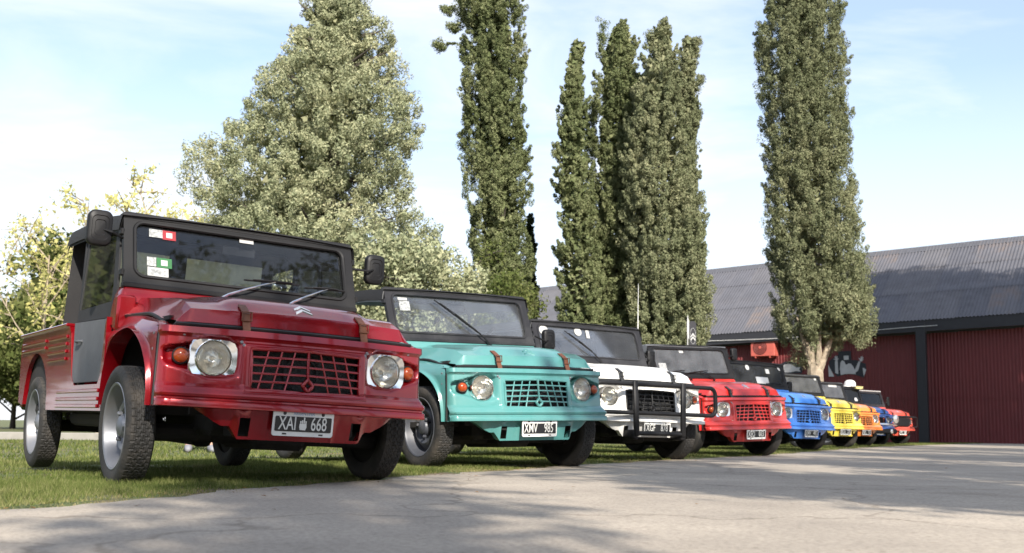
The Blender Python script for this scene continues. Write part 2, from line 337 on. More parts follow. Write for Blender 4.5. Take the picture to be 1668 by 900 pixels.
m6 = t.nodes.new('ShaderNodeMix'); m6.data_type = 'RGBA'; m6.blend_type = 'MULTIPLY'; m6.inputs[0].default_value = .85; L(mm2.outputs[2], m6.inputs[6]); L(r6.outputs[0], m6.inputs[7])
m7 = t.nodes.new('ShaderNodeMix'); m7.data_type = 'RGBA'; m7.blend_type = 'MULTIPLY'; m7.inputs[0].default_value = 1; L(m6.outputs[2], m7.inputs[6]); L(r7.outputs[0], m7.inputs[7])
L(m7.outputs[2], p.inputs['Base Color']); L(n2.outputs[0], b.inputs['Height']); L(b.outputs[0], p.inputs['Normal']); L(p.outputs[0], o_.inputs[0])
M['road'] = m
rows = [y for y in axis(-60, 45, -2, 38, 0.12) if -60 < y < 44]
vs = []; fs = []
for i, y in enumerate(rows):
    jx = 0.05*math.sin(y*3.3)+0.035*math.sin(y*8.1+1)+0.025*math.sin(y*19+2)
    ex = edge_x(y)+jx
    for k, dx in enumerate((-0.03, 0.02, 0.3, 2.0, 8, 40, 90)):
        vs.append((ex+dx, y, (0.018, 0.034, 0.034, 0.033, 0.03, 0.03, 0.03)[k]))
for i in range(len(rows)-1):
    for k in range(6): fs.append((i*7+k, i*7+k+1, (i+1)*7+k+1, (i+1)*7+k))
tag(MB().add(vs, fs).build('driveway', M['road']), kind='structure')

def tri_object(name, V, m, parent=None):
    n = len(V); me = bpy.data.meshes.new(name); me.vertices.add(n*3); me.vertices.foreach_set('co', np.ascontiguousarray(V, dtype=np.float32).reshape(-1))
    me.loops.add(n*3); me.loops.foreach_set('vertex_index', np.arange(n*3, dtype=np.int32)); me.polygons.add(n); me.polygons.foreach_set('loop_start', np.arange(0, n*3, 3, dtype=np.int32))
    me.update(); me.validate(); me.materials.append(None); return obj(name, me, m, parent)

# grass blades along the edge and under the cars
def blades(n, s0, s1, d0, d1, h0, h1, wd, pw=1.0):
    y = nr.uniform(s0, s1, n); d = d0+(d1-d0)*nr.random(n)**pw
    ex = np.array([edge_x(v) for v in y]); x = ex - d/0.88
    patch = np.sin(x*3.1+1.7*np.sin(y*2.3))*np.sin(y*2.7+x)
    keep = ((d > 0.02) & (nr.random(n) < np.clip(1.05+1.1*patch+0.5*np.sin(x*9+y*5)*np.sin(y*11), 0.10, 1))) if d0 > -0.05 else (nr.random(n) < np.clip(.6-patch, .1, 1))
    z = np.array([lawn_z(a, b_) for a, b_ in zip(x, y)]); z = np.where(d < 0.02, 0.034, z); hgt = nr.uniform(h0, h1, n)*(0.85+0.3*patch)*np.clip(0.5+d*2.5, 0.35, 1); a = nr.uniform(0, 2*PI, n); wv = wd*nr.uniform(0.6, 1.3, n)
    B = np.stack([x, y, z-0.004], 1); dx = np.stack([np.cos(a)*wv, np.sin(a)*wv, 0*a], 1)
    ln = nr.normal(0, 0.45, (n, 2))*hgt[:, None]; T = B+np.stack([ln[:, 0], ln[:, 1], hgt], 1)
    return np.stack([B-dx, B+dx, T], 1)[keep]
M['straw'] = leaf_mat('straw_blade', (0.16, 0.13, 0.06), (0.30, 0.26, 0.12), (0.42, 0.36, 0.2), 0.3, 1.6)
M['grass'] = leaf_mat('grass_blade', (0.06, 0.095, 0.022), (0.14, 0.17, 0.05), (0.32, 0.30, 0.14), 0.35, 1.6)
V = np.concatenate([blades(70000, 2.5, 9.5, -0.02, 1.1, 0.018, 0.042, 0.0022), blades(70000, 3.5, 11, 0.9, 4.5, 0.02, 0.045, 0.0035), blades(70000, 9, 20, -0.02, 3.5, 0.02, 0.045, 0.005), blades(40000, 18, 38, -0.02, 4, 0.02, 0.05, 0.008), blades(40000, 6, 24, 3.5, 12, 0.03, 0.06, 0.010)])
tag(tri_object('grass', V, M['grass']), 'short green and straw coloured lawn grass along the driveway edge', 'grass', kind='stuff')
V = np.concatenate([blades(16000, 2.5, 12, -0.10, 0.30, 0.010, 0.028, 0.0022, 1.3), blades(9000, 12, 34, -0.10, 0.5, 0.012, 0.03, 0.006, 1.2)])
tag(tri_object('dry_grass', V, M['straw']), 'dry straw coloured grass fringing the driveway edge', 'grass', kind='stuff')
# fallen leaves and grit on the concrete and in the grass by its edge
M['dryleaf'] = leaf_mat('dry_leaf', (0.12, 0.06, 0.025), (0.22, 0.12, 0.05), (0.32, 0.2, 0.08), 0.1, 3)
n = 260; y = 3.2+20*nr.random(n)**1.3; x = np.array([edge_x(v) for v in y])+np.where(nr.random(n) < 0.8, nr.normal(0.0, 0.16, n), np.abs(nr.normal(0, 2.0, n))); z = np.full(n, 0.038); a = nr.uniform(0, 2*PI, n); s_ = nr.uniform(0.006, 0.018, n)
P0 = np.stack([x, y, z], 1); U = np.stack([np.cos(a), np.sin(a), 0.15*np.sin(a*3)], 1)*s_[:, None]; W = np.stack([-np.sin(a), np.cos(a), 0.3+0*a], 1)*s_[:, None]*0.5
tag(tri_object('leaf_litter', np.concatenate([np.stack([P0-U, P0+U, P0+W], 1), np.stack([P0-U, P0-W*np.array([1, 1, -.2]), P0+U], 1)]), M['dryleaf']), 'small dry leaves and grit scattered on the driveway', 'leaf litter', kind='stuff')

# ------------------------------------------------------------------ the cars (local axes: x to the viewer's right, y to the tail, z up; front at y = 0)
def yp(x, z): return 0.2*x*x+0.09*(z-0.5)
def recess(x, z):
    a = abs(x)
    hh = interp([(0.33, 0.08), (0.40, 0.105), (0.48, 0.105), (0.60, 0.065), (0.69, 0.045)], a); zc = interp([(0.45, 0.668), (0.69, 0.672)], a)
    inside = min(a-0.335, hh-abs(z-zc))
    k = smooth(0.0, 0.028, inside)*(1-smooth(0.655, 0.70, a))
    return 0.066*k*(0.25+0.75*smooth(zc-0.10, zc+0.06, z))
BUMP = [(0.43, 0.030), (0.434, 0.050), (0.462, 0.054), (0.470, 0.034), (0.478, 0.034), (0.486, 0.052), (0.504, 0.049), (0.512, 0.030), (0.522, 0.026), (0.545, 0.0), (0.768, 0.0), (0.780, 0.022), (0.812, 0.020)]
GX, GZ0, GZ1 = 0.288, 0.530, 0.728
def cached(name, fn, ang=35, _c={}):
    if name not in _c: _c[name] = fn().mesh(name.split('|')[0], ang)
    return _c[name]
def mb_front_panel():
    U = sorted(set([round(u, 4) for u in list(np.arange(-1, 1.0001, 0.0112))+[-GX, GX]])); U = [u for u in U if min(abs(abs(u)-GX), 1) > 0.004 or abs(abs(u)-GX) < 1e-6]
    V = sorted(set([0.43, 0.434, 0.449, 0.464, 0.470, 0.477, 0.483, 0.495, 0.506, 0.514, 0.522, GZ0, 0.545, GZ1, 0.772, 0.782, 0.797, 0.812]+[round(v, 4) for v in np.arange(0.553, 0.768, 0.0078)]))
    def fn(u, v):
        if abs(u) <= 0.93: x = 0.665*u/0.93; y = yp(x, v); o = 1
        else:
            a = (abs(u)-0.93)/0.07*R(88); sg = 1 if u > 0 else -1
            x = sg*(0.665+0.038*math.sin(a)); y = yp(0.665, v)+0.05*(1-math.cos(a))+0.26*0.038*math.sin(a)
        bp_ = interp(BUMP, v)
        dip = 0.010*smooth(0.335, 0.32, abs(x))*smooth(0.52, 0.53, v)*(1-smooth(0.745, 0.755, v))
        return (x*(1+0.35*bp_ if abs(u) > 0.93 else 1), y-bp_+recess(x, v)-dip, v)
    XU = [u for u in U]
    g = MB().grid(fn, XU, V, mask=lambda u, v: not (abs(0.665*u/0.93) < GX-0.002 and GZ0 < v < GZ1) and math.hypot(abs(0.665*u/0.93)-0.457, v-0.667) > 0.078)
    # the ledge under the bonnet and the underside lip of the bumper
    top = [fn(u, 0.812) for u in XU]; g.add(top+[(x, y+0.07, z+0.004) for x, y, z in top], [(i, i+1, len(XU)+i+1, len(XU)+i) for i in range(len(XU)-1)])
    bot = [fn(u, 0.43) for u in XU]; g.add(bot+[(x*0.99, y+0.07, z+0.006) for x, y, z in bot], [(i, len(XU)+i, len(XU)+i+1, i+1) for i in range(len(XU)-1)])
    return g
def mb_bolts():
    g = MB()
    for sg in (-1, 1):
        for x, z in ((0.322, 0.742), (0.335, 0.756), (0.30, 0.505), (0.60, 0.775)): g.lathe([(0.0085, -0.004), (0.0085, 0.003), (0.005, 0.006), (0, 0.006)], (sg*x, yp(x, z)-0.004, z), (0, -1, 0.1), 8)
        for z in (0.50, 0.60, 0.70, 0.775): g.lathe([(0.007, -0.004), (0.007, 0.003), (0, 0.005)], (sg*0.712, 0.20, z), (sg, -0.15, 0), 8)
    return g
def mb_skirt():
    g = MB(); prof = [(-0.53, 0.432), (-0.44, 0.375), (-0.395, 0.352), (-0.355, 0.352), (-0.335, 0.318), (-0.318, 0.292), (0.318, 0.292), (0.335, 0.318), (0.355, 0.352), (0.395, 0.352), (0.44, 0.375), (0.53, 0.432)]
    X = sorted(set([round(x, 4) for x in np.arange(-0.53, 0.5301, 0.0133)]))
    def low(x): return interp(prof, x)
    def fn(x, t):
        z = 0.438+(low(x)-0.438)*t
        rib = 0.009*max(0, math.sin((abs(x)-0.10)*38))*(1 if abs(x) > 0.16 else 0)
        return (x, yp(x, 0.5)+0.004+0.035*t-rib*(t > 0.05), z)
    T = [0, 0.08, 0.3, 0.6, 0.9, 1.0]
    hole = lambda x, t: abs(abs(x)-0.292) < 0.026 and 0.30 < t < 0.9
    g.grid(fn, X, T, mask=lambda x, t: not hole(x, t))
    g.grid(lambda x, t: (fn(x, 1)[0], fn(x, 1)[1]+0.06*t, fn(x, 1)[2]+0.01*t), X, [0, 1])
    return g
def mb_grille():
    g = MB(); cx, cz = 0, 0.565
    def q(x, z, o=0.0): return (x, yp(x, z)-0.008-o, z)
    fr = [(-GX, GZ0), (0, GZ0-0.006), (GX, GZ0), (GX, GZ1), (0, GZ1+0.008), (-GX, GZ1)]
    P = []
    for (a, b), (c_, d) in zip(fr, fr[1:]+fr[:1]):
        for i in range(6): P.append(q(a+(c_-a)*i/6, b+(d-b)*i/6))
    g.tube(P, 0.0105, 6, closed=True)
    for k in range(1, 5):
        z = GZ0+(GZ1-GZ0)*k/5
        for sg in (-1, 1):
            x0 = 0.026 if k == 1 else 0.0
            g.tube([q(sg*x, z+0.006*(1-x/GX)) for x in np.linspace(x0, GX, 6)], 0.0058, 6)
    g.tube([q(0, z, 0.006) for z in np.linspace(cz+0.03, GZ1+0.006, 4)], 0.0085, 6)
    for sg in (-1, 1):
        for i in range(1, 4):
            xt = GX*i/4*0.93; xb = xt+0.05
            g.tube([q(sg*(xt+(xb-xt)*k), GZ1-(GZ1-GZ0)*k, -0.001) for k in np.linspace(0, 1, 5)], 0.0055, 6)
    dm = [(0.027, 0), (0, 0.031), (-0.027, 0), (0, -0.031)]
    P = []
    for (a, b), (c_, d) in zip(dm, dm[1:]+dm[:1]):
        for i in range(4): P.append(q(a+(c_-a)*i/4, cz+b+(d-b)*i/4, 0.006))
    g.tube(P, 0.011, 6, closed=True)
    return g
def hood_sec(v):
    # v 0 front bottom edge, 1 front top edge, then back to 2 at the cowl
    if v <= 1: return dict(xs=0.632-0.005*v, xt=0.575-0.010*v, zs=0.832+0.010*v, zt=0.838+0.067*v, y=0.024*v, k=1)
    t = v-1
    return dict(xs=interp([(0, .627), (.35, .652), (1, .675)], t), xt=interp([(0, .565), (.5, .572), (1, .60)], t), zs=interp([(0, .842), (.22, .862), (.42, .900), (1, .915)], t), zt=interp([(0, .905), (.14, .952), (.35, .978), (1, 1.016)], t), y=0.024+0.864*t, k=0)
def mb_hood():
    V = [0, 0.12, 0.5, 0.9, 0.97, 1.0, 1.012, 1.03, 1.08, 1.14, 1.22, 1.35, 1.5, 1.7, 1.85, 2.0]
    U = [-1, -0.985, -0.9, -0.8, -0.77, -0.74, -0.65, -0.55, -0.5, -0.45, -0.3, -0.15, 0, 0.15, 0.3, 0.45, 0.5, 0.55, 0.65, 0.74, 0.77, 0.8, 0.9, 0.985, 1]
    def fn(u, v):
        s = hood_sec(v); a = abs(u); sg = 1 if u >= 0 else -1
        if a >= 0.77: k = (a-0.77)/0.23; x = s['xt']+(s['xs']-s['xt'])*k; z = s['zt']+(s['zs']-s['zt'])*k
        else: x = s['xt']*a/0.77; z = s['zt']
        if v >= 0.97 and a < 0.77:
            z += 0.026*(1-smooth(0.45, 0.56, a))*smooth(0.97, 1.14, v)+0.006*math.cos(a*2)
        y = s['y']+0.055+0.2*x*x*(1-0.85*max(0, v-1))
        return (sg*x, y, z)
    g = MB().grid(fn, U, V)
    return g
def mb_hood_seal():
    g = MB(); P = []
    for x in np.linspace(0, 0.63, 9): P.append((x, 0.052+0.2*x*x, 0.826))
    for t in np.linspace(0.03, 1, 12):
        s = hood_sec(1+t); P.append((s['xs']+0.004, s['y']+0.055+0.075*(1-.85*t), s['zs']-0.006-0.03*(1-smooth(0, .3, t))))
    g.tube([(-x, y, z) for x, y, z in P[:0:-1]]+P, 0.0095, 6); return g
def mb_cowl():
    g = MB()
    def fn(u, v):
        a = abs(u); k = max(0, (a-0.90)/0.10)*PI/2; x = (0.675*min(a, .9)/.9+0.045*math.sin(k))*(1 if u > 0 else -1); e = 1-math.cos(k)
        P = [(0.905, 0.985), (0.925, 1.004), (0.945, 1.050), (0.962, 1.070), (1.06, 1.078)]
        i = v*(len(P)-1); y = interp(list(enumerate([p[0] for p in P])), i); z = interp(list(enumerate([p[1] for p in P])), i)
        return (x, y-0.02*e*(1-v), z+(0.86-z)*e)
    g.grid(fn, [-1, -.985, -.97, -.955, -.94, -.925, -.91, -.9]+list(np.linspace(-.85, .85, 21))+[.9, .91, .925, .94, .955, .97, .985, 1], list(np.linspace(0, 1, 9)))
    for sg in (-1, 1): g.box((sg*0.676, 0.940, 0.925), (0.10, 0.09, 0.19), 0.014)
    return g
def mb_fender(sg):
    g = MB(); n = 44
    OUT = [(0.165, 0.432), (0.160, 0.62), (0.165, 0.80), (0.20, 0.828), (0.38, 0.848), (0.62, 0.880), (0.85, 0.898), (1.0, 0.902), (1.03, 0.86), (1.035, 0.65), (1.03, 0.43)]
    ln = [0]
    for a, b in zip(OUT, OUT[1:]): ln.append(ln[-1]+math.hypot(b[0]-a[0], b[1]-a[1]))
    def outp(t): s_ = t*ln[-1]; return (interp(list(zip(ln, [p[0] for p in OUT])), s_), interp(list(zip(ln, [p[1] for p in OUT])), s_))
    def arch(t):
        a = PI*t; return (0.585-0.405*math.cos(a), 0.432+0.385*math.sin(a)**0.8)
    def X(y, z): return interp([(0.1, 0.700), (0.25, 0.722), (0.5, 0.742), (0.8, 0.742), (1.03, 0.730)], y)-0.06*smooth(0.74, 0.90, z)**2
    T = np.linspace(0, 1, n); K = [0, 0.0, 0.04, 0.10, 0.16, 0.3, 0.5, 0.7, 0.9, 1.0]
    def fn(t, k):
        a = arch(t); o = outp(t); kk = K[k]
        y = a[0]+(o[0]-a[0])*kk; z = a[1]+(o[1]-a[1])*kk; x = X(y, z)+0.022*(1-smooth(0.0, 0.16, kk))
        if k == 0: x -= 0.09
        return (sg*x, y, z)
    g.grid(lambda t, k: fn(t, int(k)), list(T), list(range(len(K))))
    # top of the wing, from its outer edge in to the bonnet seam
    top = [(y, z) for y, z in OUT[2:8]]
    ys = np.linspace(0.165, 1.0, 20)
    def tp(y, k):
        z0 = interp([(p[0], p[1]) for p in OUT[2:8]], y); xo = X(y, z0); xi = interp([(0.165, 0.62), (0.45, 0.635), (1, 0.655)], y); zi = interp([(0.165, 0.812), (0.30, 0.828), (0.5, 0.872), (1.0, 0.905)], y)
        return (sg*(xo+(xi-xo)*k), y, z0+(zi-z0)*k+0.014*math.sin(PI*k))
    g.grid(tp, list(ys), [0, 0.15, 0.4, 0.7, 1])
    return g
def mb_gap(sg): return MB().tube([(sg*0.704, 0.155, 0.435), (sg*0.702, 0.153, 0.6), (sg*0.700, 0.158, 0.80), (sg*0.668, 0.150, 0.816)], 0.007, 6)
def side_poly():
    P = [(1.035, 0.905), (1.06, 0.86), (1.10, 0.60), (1.16, 0.545), (1.72, 0.545), (1.80, 0.60), (1.88, 0.86), (1.94, 0.905), (3.42, 0.905), (3.46, 0.85), (3.44, 0.45)]
    P += [(3.29, 0.43)]+[(2.88+0.40*math.cos(a), 0.43+0.345*math.sin(a)) for a in np.linspace(0.02, PI-0.02, 15)]+[(2.46, 0.40), (1.035, 0.40)]
    return P
def mb_tub():
    g = MB()
    for sg in (-1, 1):
        g.prism(side_poly(), lambda y, z, t, s_=sg: (s_*(t+0.012*smooth(0.5, 0.8, z)), y, z), 0.700, 0.728)
        for z in (0.845, 0.80, 0.755, 0.71): g.box((sg*0.742, 2.22, z), (0.014, 0.52, 0.022), 0.005)
        for z in (0.845, 0.80): g.box((sg*0.744, 2.98, z), (0.014, 0.80, 0.022), 0.005)
        for z in (0.51, 0.465, 0.425): g.box((sg*0.734, 1.62, z), (0.014, 1.05, 0.022), 0.005)
        g.box((sg*0.71, 2.70, 0.915), (0.10, 1.50, 0.02), 0.006)
    g.box((0, 3.44, 0.66), (1.42, 0.04, 0.48), 0.01)
    for z in (0.82, 0.74, 0.66, 0.58): g.box((0, 3.468, z), (1.15, 0.016, 0.03), 0.006)
    g.box((0, 1.08, 0.70), (1.36, 0.03, 0.60))
    g.box((0, 1.9, 0.47), (1.38, 1.6, 0.03)); g.box((0, 3.05, 0.56), (1.38, 0.8, 0.03))
    return g
def mb_chassis():
    g = MB(); g.box((0, 1.95, 0.315), (0.62, 3.0, 0.10), 0.02); g.box((0, 0.62, 0.55), (0.80, 0.72, 0.50), 0.03); g.box((0, 1.9, 0.415), (1.36, 2.9, 0.04))
    for sg in (-1, 1):
        g.box((sg*0.49, 0.62, 0.73), (0.02, 0.78, 0.24)); g.tube([(sg*0.30, 0.50, 0.31), (sg*0.62, 0.50, 0.305)], 0.045, 10); g.tube([(sg*0.30, 2.86, 0.31), (sg*0.62, 2.86, 0.30)], 0.04, 10)
        g.tube([(sg*0.52, 0.75, 0.36), (sg*0.52, 2.5, 0.36)], 0.05, 10); g.box((sg*0.52, 1.2, 0.43), (0.34, 0.34, 0.06)); g.box((sg*0.60, 2.88, 0.66), (0.2, 0.78, 0.24))
        g.box((sg*0.28, 0.20, 0.345), (0.07, 0.12, 0.08)); g.box((sg*0.60, 0.98, 0.62), (0.16, 0.03, 0.55)); g.box((sg*0.56, 0.60, 0.86), (0.16, 0.74, 0.02))
    g.box((0, 0.24, 0.50), (1.0, 0.02, 0.20)); g.tube([(-0.2, 1.0, 0.26), (0.05, 1.6, 0.25), (0.1, 3.3, 0.27)], 0.03, 8)
    g.box((0, 0.55, 0.29), (0.30, 0.5, 0.10), 0.03)
    return g
def mb_radiator(): return MB().box((0, 0.105, 0.63), (0.60, 0.02, 0.24)).tube([(0.09*math.cos(a), 0.09, 0.62+0.09*math.sin(a)) for a in np.linspace(0, 2*PI, 20)[:-1]], 0.01, 6, closed=True)
# wind-screen: a plane from (y .98, z 1.086) to (y 1.127, z 1.497)
WB = Vector((0, 0.98, 1.086)); WT = Vector((0, 1.127, 1.497)); WL = (WT-WB).length; WU = (WT-WB).normalized(); WN = Vector((0, -WU.z, WU.y))
def wp(a, b, t=0.0): p_ = (WB+WT)/2+WU*b+WN*t; return (a, p_.y, p_.z)
OH = roundrect(0.690, 0.222, 0.02); IH = [(a, b-0.002) for a, b in roundrect(0.630, 0.168, 0.055)]
def mb_wframe():
    g = MB().ring(OH, IH, wp, -0.018, 0.018); g.tube([wp(a, b, 0.016) for a, b in IH], 0.012, 6, closed=True)
    for sg in (-1, 1):
        for b in (0.10, -0.15): g.box(wp(sg*0.697, b), (0.02, 0.05, 0.035), 0.004)
    g.box(wp(0, -0.222, 0.0), (1.39, 0.05, 0.03), 0.006); return g
def mb_glass(): return MB().prism(roundrect(0.632, 0.170, 0.055), wp, -0.003, 0.003)
def mb_inner_mirror(): g = MB().box(wp(0.0, 0.105, -0.07), (0.20, 0.022, 0.062), 0.012); g.tube([wp(0, 0.165, -0.02), wp(0, 0.11, -0.06)], 0.006, 6); return g
def mb_wiper(x0, tx_, tb, bl, up_, blade=False):
    # arm from the cowl pivot to a point on the glass, blade along the glass
    g = MB(); p0 = Vector((x0, 0.938, 1.052)); p1 = Vector(wp(tx_, tb, 0.045)); g.lathe([(0.0, 0.03), (0.014, 0.026), (0.018, 0.0)], p0-Vector((0, -.01, .012)), (0, -0.6, 0.8), 10)
    mid = p0.lerp(p1, 0.45)+Vector((0, -0.022, 0.012)); g.tube([p0, p0.lerp(p1, 0.15)+Vector((0, -.018, .012)), mid, p1], [0.009, 0.008, 0.0055, 0.004], 6)
    d = Vector((math.cos(up_), 0, 0))+WU*math.sin(up_); a = Vector(wp(tx_, tb, 0.034))-d*bl*0.55; b = a+d*bl
    if blade: return MB().tube([a, b], 0.0055, 6).tube([a+WN*0.012+d*.05, (a+b)/2+WN*0.02, b+WN*0.012-d*.05], 0.0045, 5)
    return g
ROOFZ = [(1.10, 1.498), (1.30, 1.52), (2.0, 1.555), (2.8, 1.57), (3.30, 1.555), (3.36, 1.53)]
def mb_roof(lining=False, ye=3.36):
    g = MB()
    def fn(u, v):
        y = 1.085+(ye-1.085)*v; z = interp(ROOFZ, y)-0.03*smooth(ye-.06, ye, y); a = abs(u); sag = 0.012*math.sin(v*9*PI)**2
        if a <= 0.86: x = 0.70*u/0.86; z2 = z-0.018*(a/0.86)**2-sag*(1-(a/.86)**4)
        else: k = (a-0.86)/0.14; x = (0.70+0.012*math.sin(k*PI/2))*(1 if u > 0 else -1); z2 = z-0.018-0.085*k
        return (x, y, z2)
    U = [-1, -0.95, -0.9, -0.86, -0.8, -0.6, -0.4, -0.2, 0, 0.2, 0.4, 0.6, 0.8, 0.86, 0.9, 0.95, 1]
    g.grid(fn, U, list(np.linspace(0, 1, 37)))
    if lining: return MB().grid(lambda u, v: (lambda q_: (q_[0]*0.985, q_[1]+0.01, q_[2]-0.012))(fn(u, v)), U, list(np.linspace(0, 1, 19)), flip=True)
    g.box((0, 1.125, 1.483), (1.40, 0.055, 0.034), 0.012)
    for y in (1.95, 2.65) if ye > 3 else (1.95,): g.tube([(-0.68, y, 1.0), (-0.68, y, 1.42), (-0.60, y, 1.51), (0.60, y, 1.51), (0.68, y, 1.42), (0.68, y, 1.0)], 0.014, 8)
    return g
DOORW = ([(1.045, 1.09), (1.18, 1.48), (1.93, 1.51), (1.93, 0.93), (1.06, 0.91)], [(1.13, 1.09), (1.245, 1.425), (1.885, 1.44), (1.885, 1.00), (1.13, 1.00)])
REARW = ([(1.97, 0.92), (1.97, 1.51), (3.30, 1.50), (3.33, 1.2), (3.35, 0.92)], [(2.03, 1.02), (2.03, 1.45), (3.18, 1.44), (3.2, 1.2), (3.22, 1.02)])
def mb_side_curtain(sg, which): o, i = which; return MB().ring(o, i, lambda y, z, t: (sg*(0.697-0.02*smooth(1.0, 1.5, z)+t), y, z), -0.006, 0.006)
def mb_side_pane(sg, which):
    o, i = which; f = lambda y, z, t: (sg*(0.697-0.02*smooth(1.0, 1.5, z)+t), y, z)
    return MB().prism([(y*0.999, z) for y, z in i], f, -0.001, 0.001)
def mb_mullion(sg): return MB().tube([(sg*0.68, 1.52, 1.0), (sg*0.672, 1.52, 1.41)], 0.008, 6)
def mb_door(sg):
    P = [(1.10, 0.90), (1.86, 0.92), (1.80, 0.56), (1.14, 0.56)]
    return MB().prism(P, lambda y, z, t: (sg*(0.716+t), y, z), -0.012, 0.012).tube([(sg*0.73, 1.75, 0.80), (sg*0.745, 1.72, 0.80), (sg*0.745, 1.64, 0.80), (sg*0.73, 1.61, 0.80)], 0.007, 6)
def mb_rear_curtain():
    g = MB()
    for c0, c1 in ((-0.69, 0.0), (0.0, 0.69)):
        o = [(c0, 0.90), (c1, 0.90), (c1*0.985, 1.56), (c0*0.985, 1.56)]; s0, s1 = (0.08, 0.05) if c0 < 0 else (0.05, 0.08); s0, s1 = (0.09, 0.06) if c0 < 0 else (0.06, 0.09)
        i = [(c0+s0, 1.00), (c1-s1, 1.00), (c1-s1, 1.475), (c0+s0, 1.475)]
        g.ring(o, i, lambda x, z, t: (x, 3.34-0.06*(z-0.9)+t, z), -0.005, 0.005)
    return g
def mb_rear_pane(c0, c1): return MB().prism([(c0, 0.995), (c1, 0.995), (c1, 1.48), (c0, 1.48)], lambda x, z, t: (x, 3.338-0.06*(z-0.9)+t, z), -0.001, 0.001)
def mb_seat(x): g = MB().box((x, 1.62, 0.66), (0.48, 0.48, 0.12), 0.035); return g
def mb_backrest(x): return MB().box((x, 1.90, 0.92), (0.46, 0.10, 0.52), 0.035, Matrix.Rotation(R(-12), 3, 'X'))
def mb_bench(): return MB().box((0, 2.72, 0.76), (1.1, 0.42, 0.12), 0.03)
def mb_wheelrim():
    g = MB(); c_ = Vector((0.34, 1.36, 1.02)); ax = Vector((0, 0.82, -0.57)).normalized(); u = Vector((1, 0, 0)); v = ax.cross(u)
    g.tube([c_+(u*math.cos(a)+v*math.sin(a))*0.195 for a in np.linspace(0, 2*PI, 33)[:-1]], 0.012, 8, closed=True)
    for a in (0.1, PI-0.1, -PI/2): g.tube([c_, c_+(u*math.cos(a)+v*math.sin(a))*0.19], 0.008, 6)
    g.tube([c_, c_-ax*0.35], 0.018, 8); return g
def mb_dash(): return MB().box((0, 1.10, 0.985), (1.34, 0.14, 0.05), 0.02)
# wheels: axle along x, outer face at +sg
def mb_tyre(sg, hexa=True):
    nA = 288 if hexa else 96; PR = []
    sec = [(-0.055, 0.205), (-0.064, 0.225), (-0.070, 0.25), (-0.069, 0.272), (-0.062, 0.288)]
    W = list(np.linspace(-0.054, 0.054, 26 if hexa else 9)); K = [(a, b, 0) for a, b in sec]+[(a, 0.301-5.0*abs(a)**2.6*1.0, 1) for a in W]+[(-a, b, 0) for a, b in sec[::-1]]
    n = len(K); vs = []; fs = []
    for i in range(nA):
        th = 2*PI*i/nA
        for a, r_, tr in K:
            if tr:
                row = (a+0.054)/0.108*5; cell = int(min(4, row)); ph = (i/nA*48*1.0+(0.5 if cell % 2 else 0)) % 1.0
                groove = (ph < 0.16) or (abs(row-round(row)+0.18*(1 if 0.3 < ph < 0.7 else -1)*(1 if cell % 2 else -1)) < 0.13 and 0 < round(row) < 5)
                if hexa: r_ -= 0.0045 if groove else 0
            elif abs(a) > 0.06 and r_ > 0.28 and (i//3) % 2: r_ -= 0.003
            vs.append((sg*a, r_*math.sin(th), r_*math.cos(th)))
    for i in range(nA):
        j = (i+1) % nA
        for k in range(n-1): fs.append((i*n+k, i*n+k+1, j*n+k+1, j*n+k))
    return MB().add(vs, fs)
def mb_rim(sg):
    prof = [(0.214, 0.050), (0.220, 0.058), (0.214, 0.064), (0.204, 0.060), (0.198, 0.046), (0.192, -0.004), (0.178, -0.030), (0.162, -0.028), (0.138, 0.008), (0.118, 0.018), (0.096, 0.010), (0.082, -0.010), (0.068, -0.010), (0.060, 0.016), (0.050, 0.034), (0.030, 0.044), (0.0, 0.046)]
    g = MB().lathe(prof, (0, 0, 0), (sg, 0, 0), 40, caps=False)
    for k in range(3):
        a = k*2*PI/3+0.4; g.lathe([(0.012, 0.014), (0.012, 0.032), (0.007, 0.038), (0.0, 0.038)], (0, 0.072*math.sin(a), 0.072*math.cos(a)), (sg, 0, 0), 6)
    return g
def mb_drum(sg): return MB().lathe([(0.0, -0.065), (0.12, -0.065), (0.12, -0.045), (0.2, -0.042), (0.207, -0.055), (0.21, 0.045)], (0, 0, 0), (sg, 0, 0), 32, caps=False)
def mb_lens(x, r_):
    n = 28; prof = [(0.0, 0.052*r_/0.08)]
    prof = [(r_*math.sin(a), 0.028+0.030*math.cos(a)) for a in np.linspace(0, PI/2, 7)][::1]; prof[0] = (0.0, prof[0][1])
    return MB().lathe(prof, (x, yp(x, .667)+0.035, 0.667), (0.08*np.sign(x), -1, 0.05), n, caps=False)
def mb_bowl(x, r_): return MB().lathe([(0.0, -0.045), (r_*0.18, -0.044), (r_*0.19, -0.012), (r_*0.14, -0.004), (r_*0.12, 0.0), (r_*0.11, -0.04), (r_*0.45, -0.035), (r_*0.8, -0.012), (r_*0.99, 0.024)][:1]+[(r_*0.13, -0.045), (r_*0.13, -0.012), (r_*0.2, -0.010), (r_*0.22, -0.042), (r_*0.5, -0.034), (r_*0.8, -0.010), (r_*0.985, 0.026)], (x, yp(x, .667)+0.035, 0.667), (0.08*np.sign(x), -1, 0.05), 28, caps=False)
def mb_ringbezel(x, r_): return MB().lathe([(r_*1.0, 0.030), (r_*1.04, 0.040), (r_*1.09, 0.034), (r_*1.11, 0.018), (r_*1.11, -0.03)], (x, yp(x, .667)+0.035, 0.667), (0.08*np.sign(x), -1, 0.05), 32, caps=False)
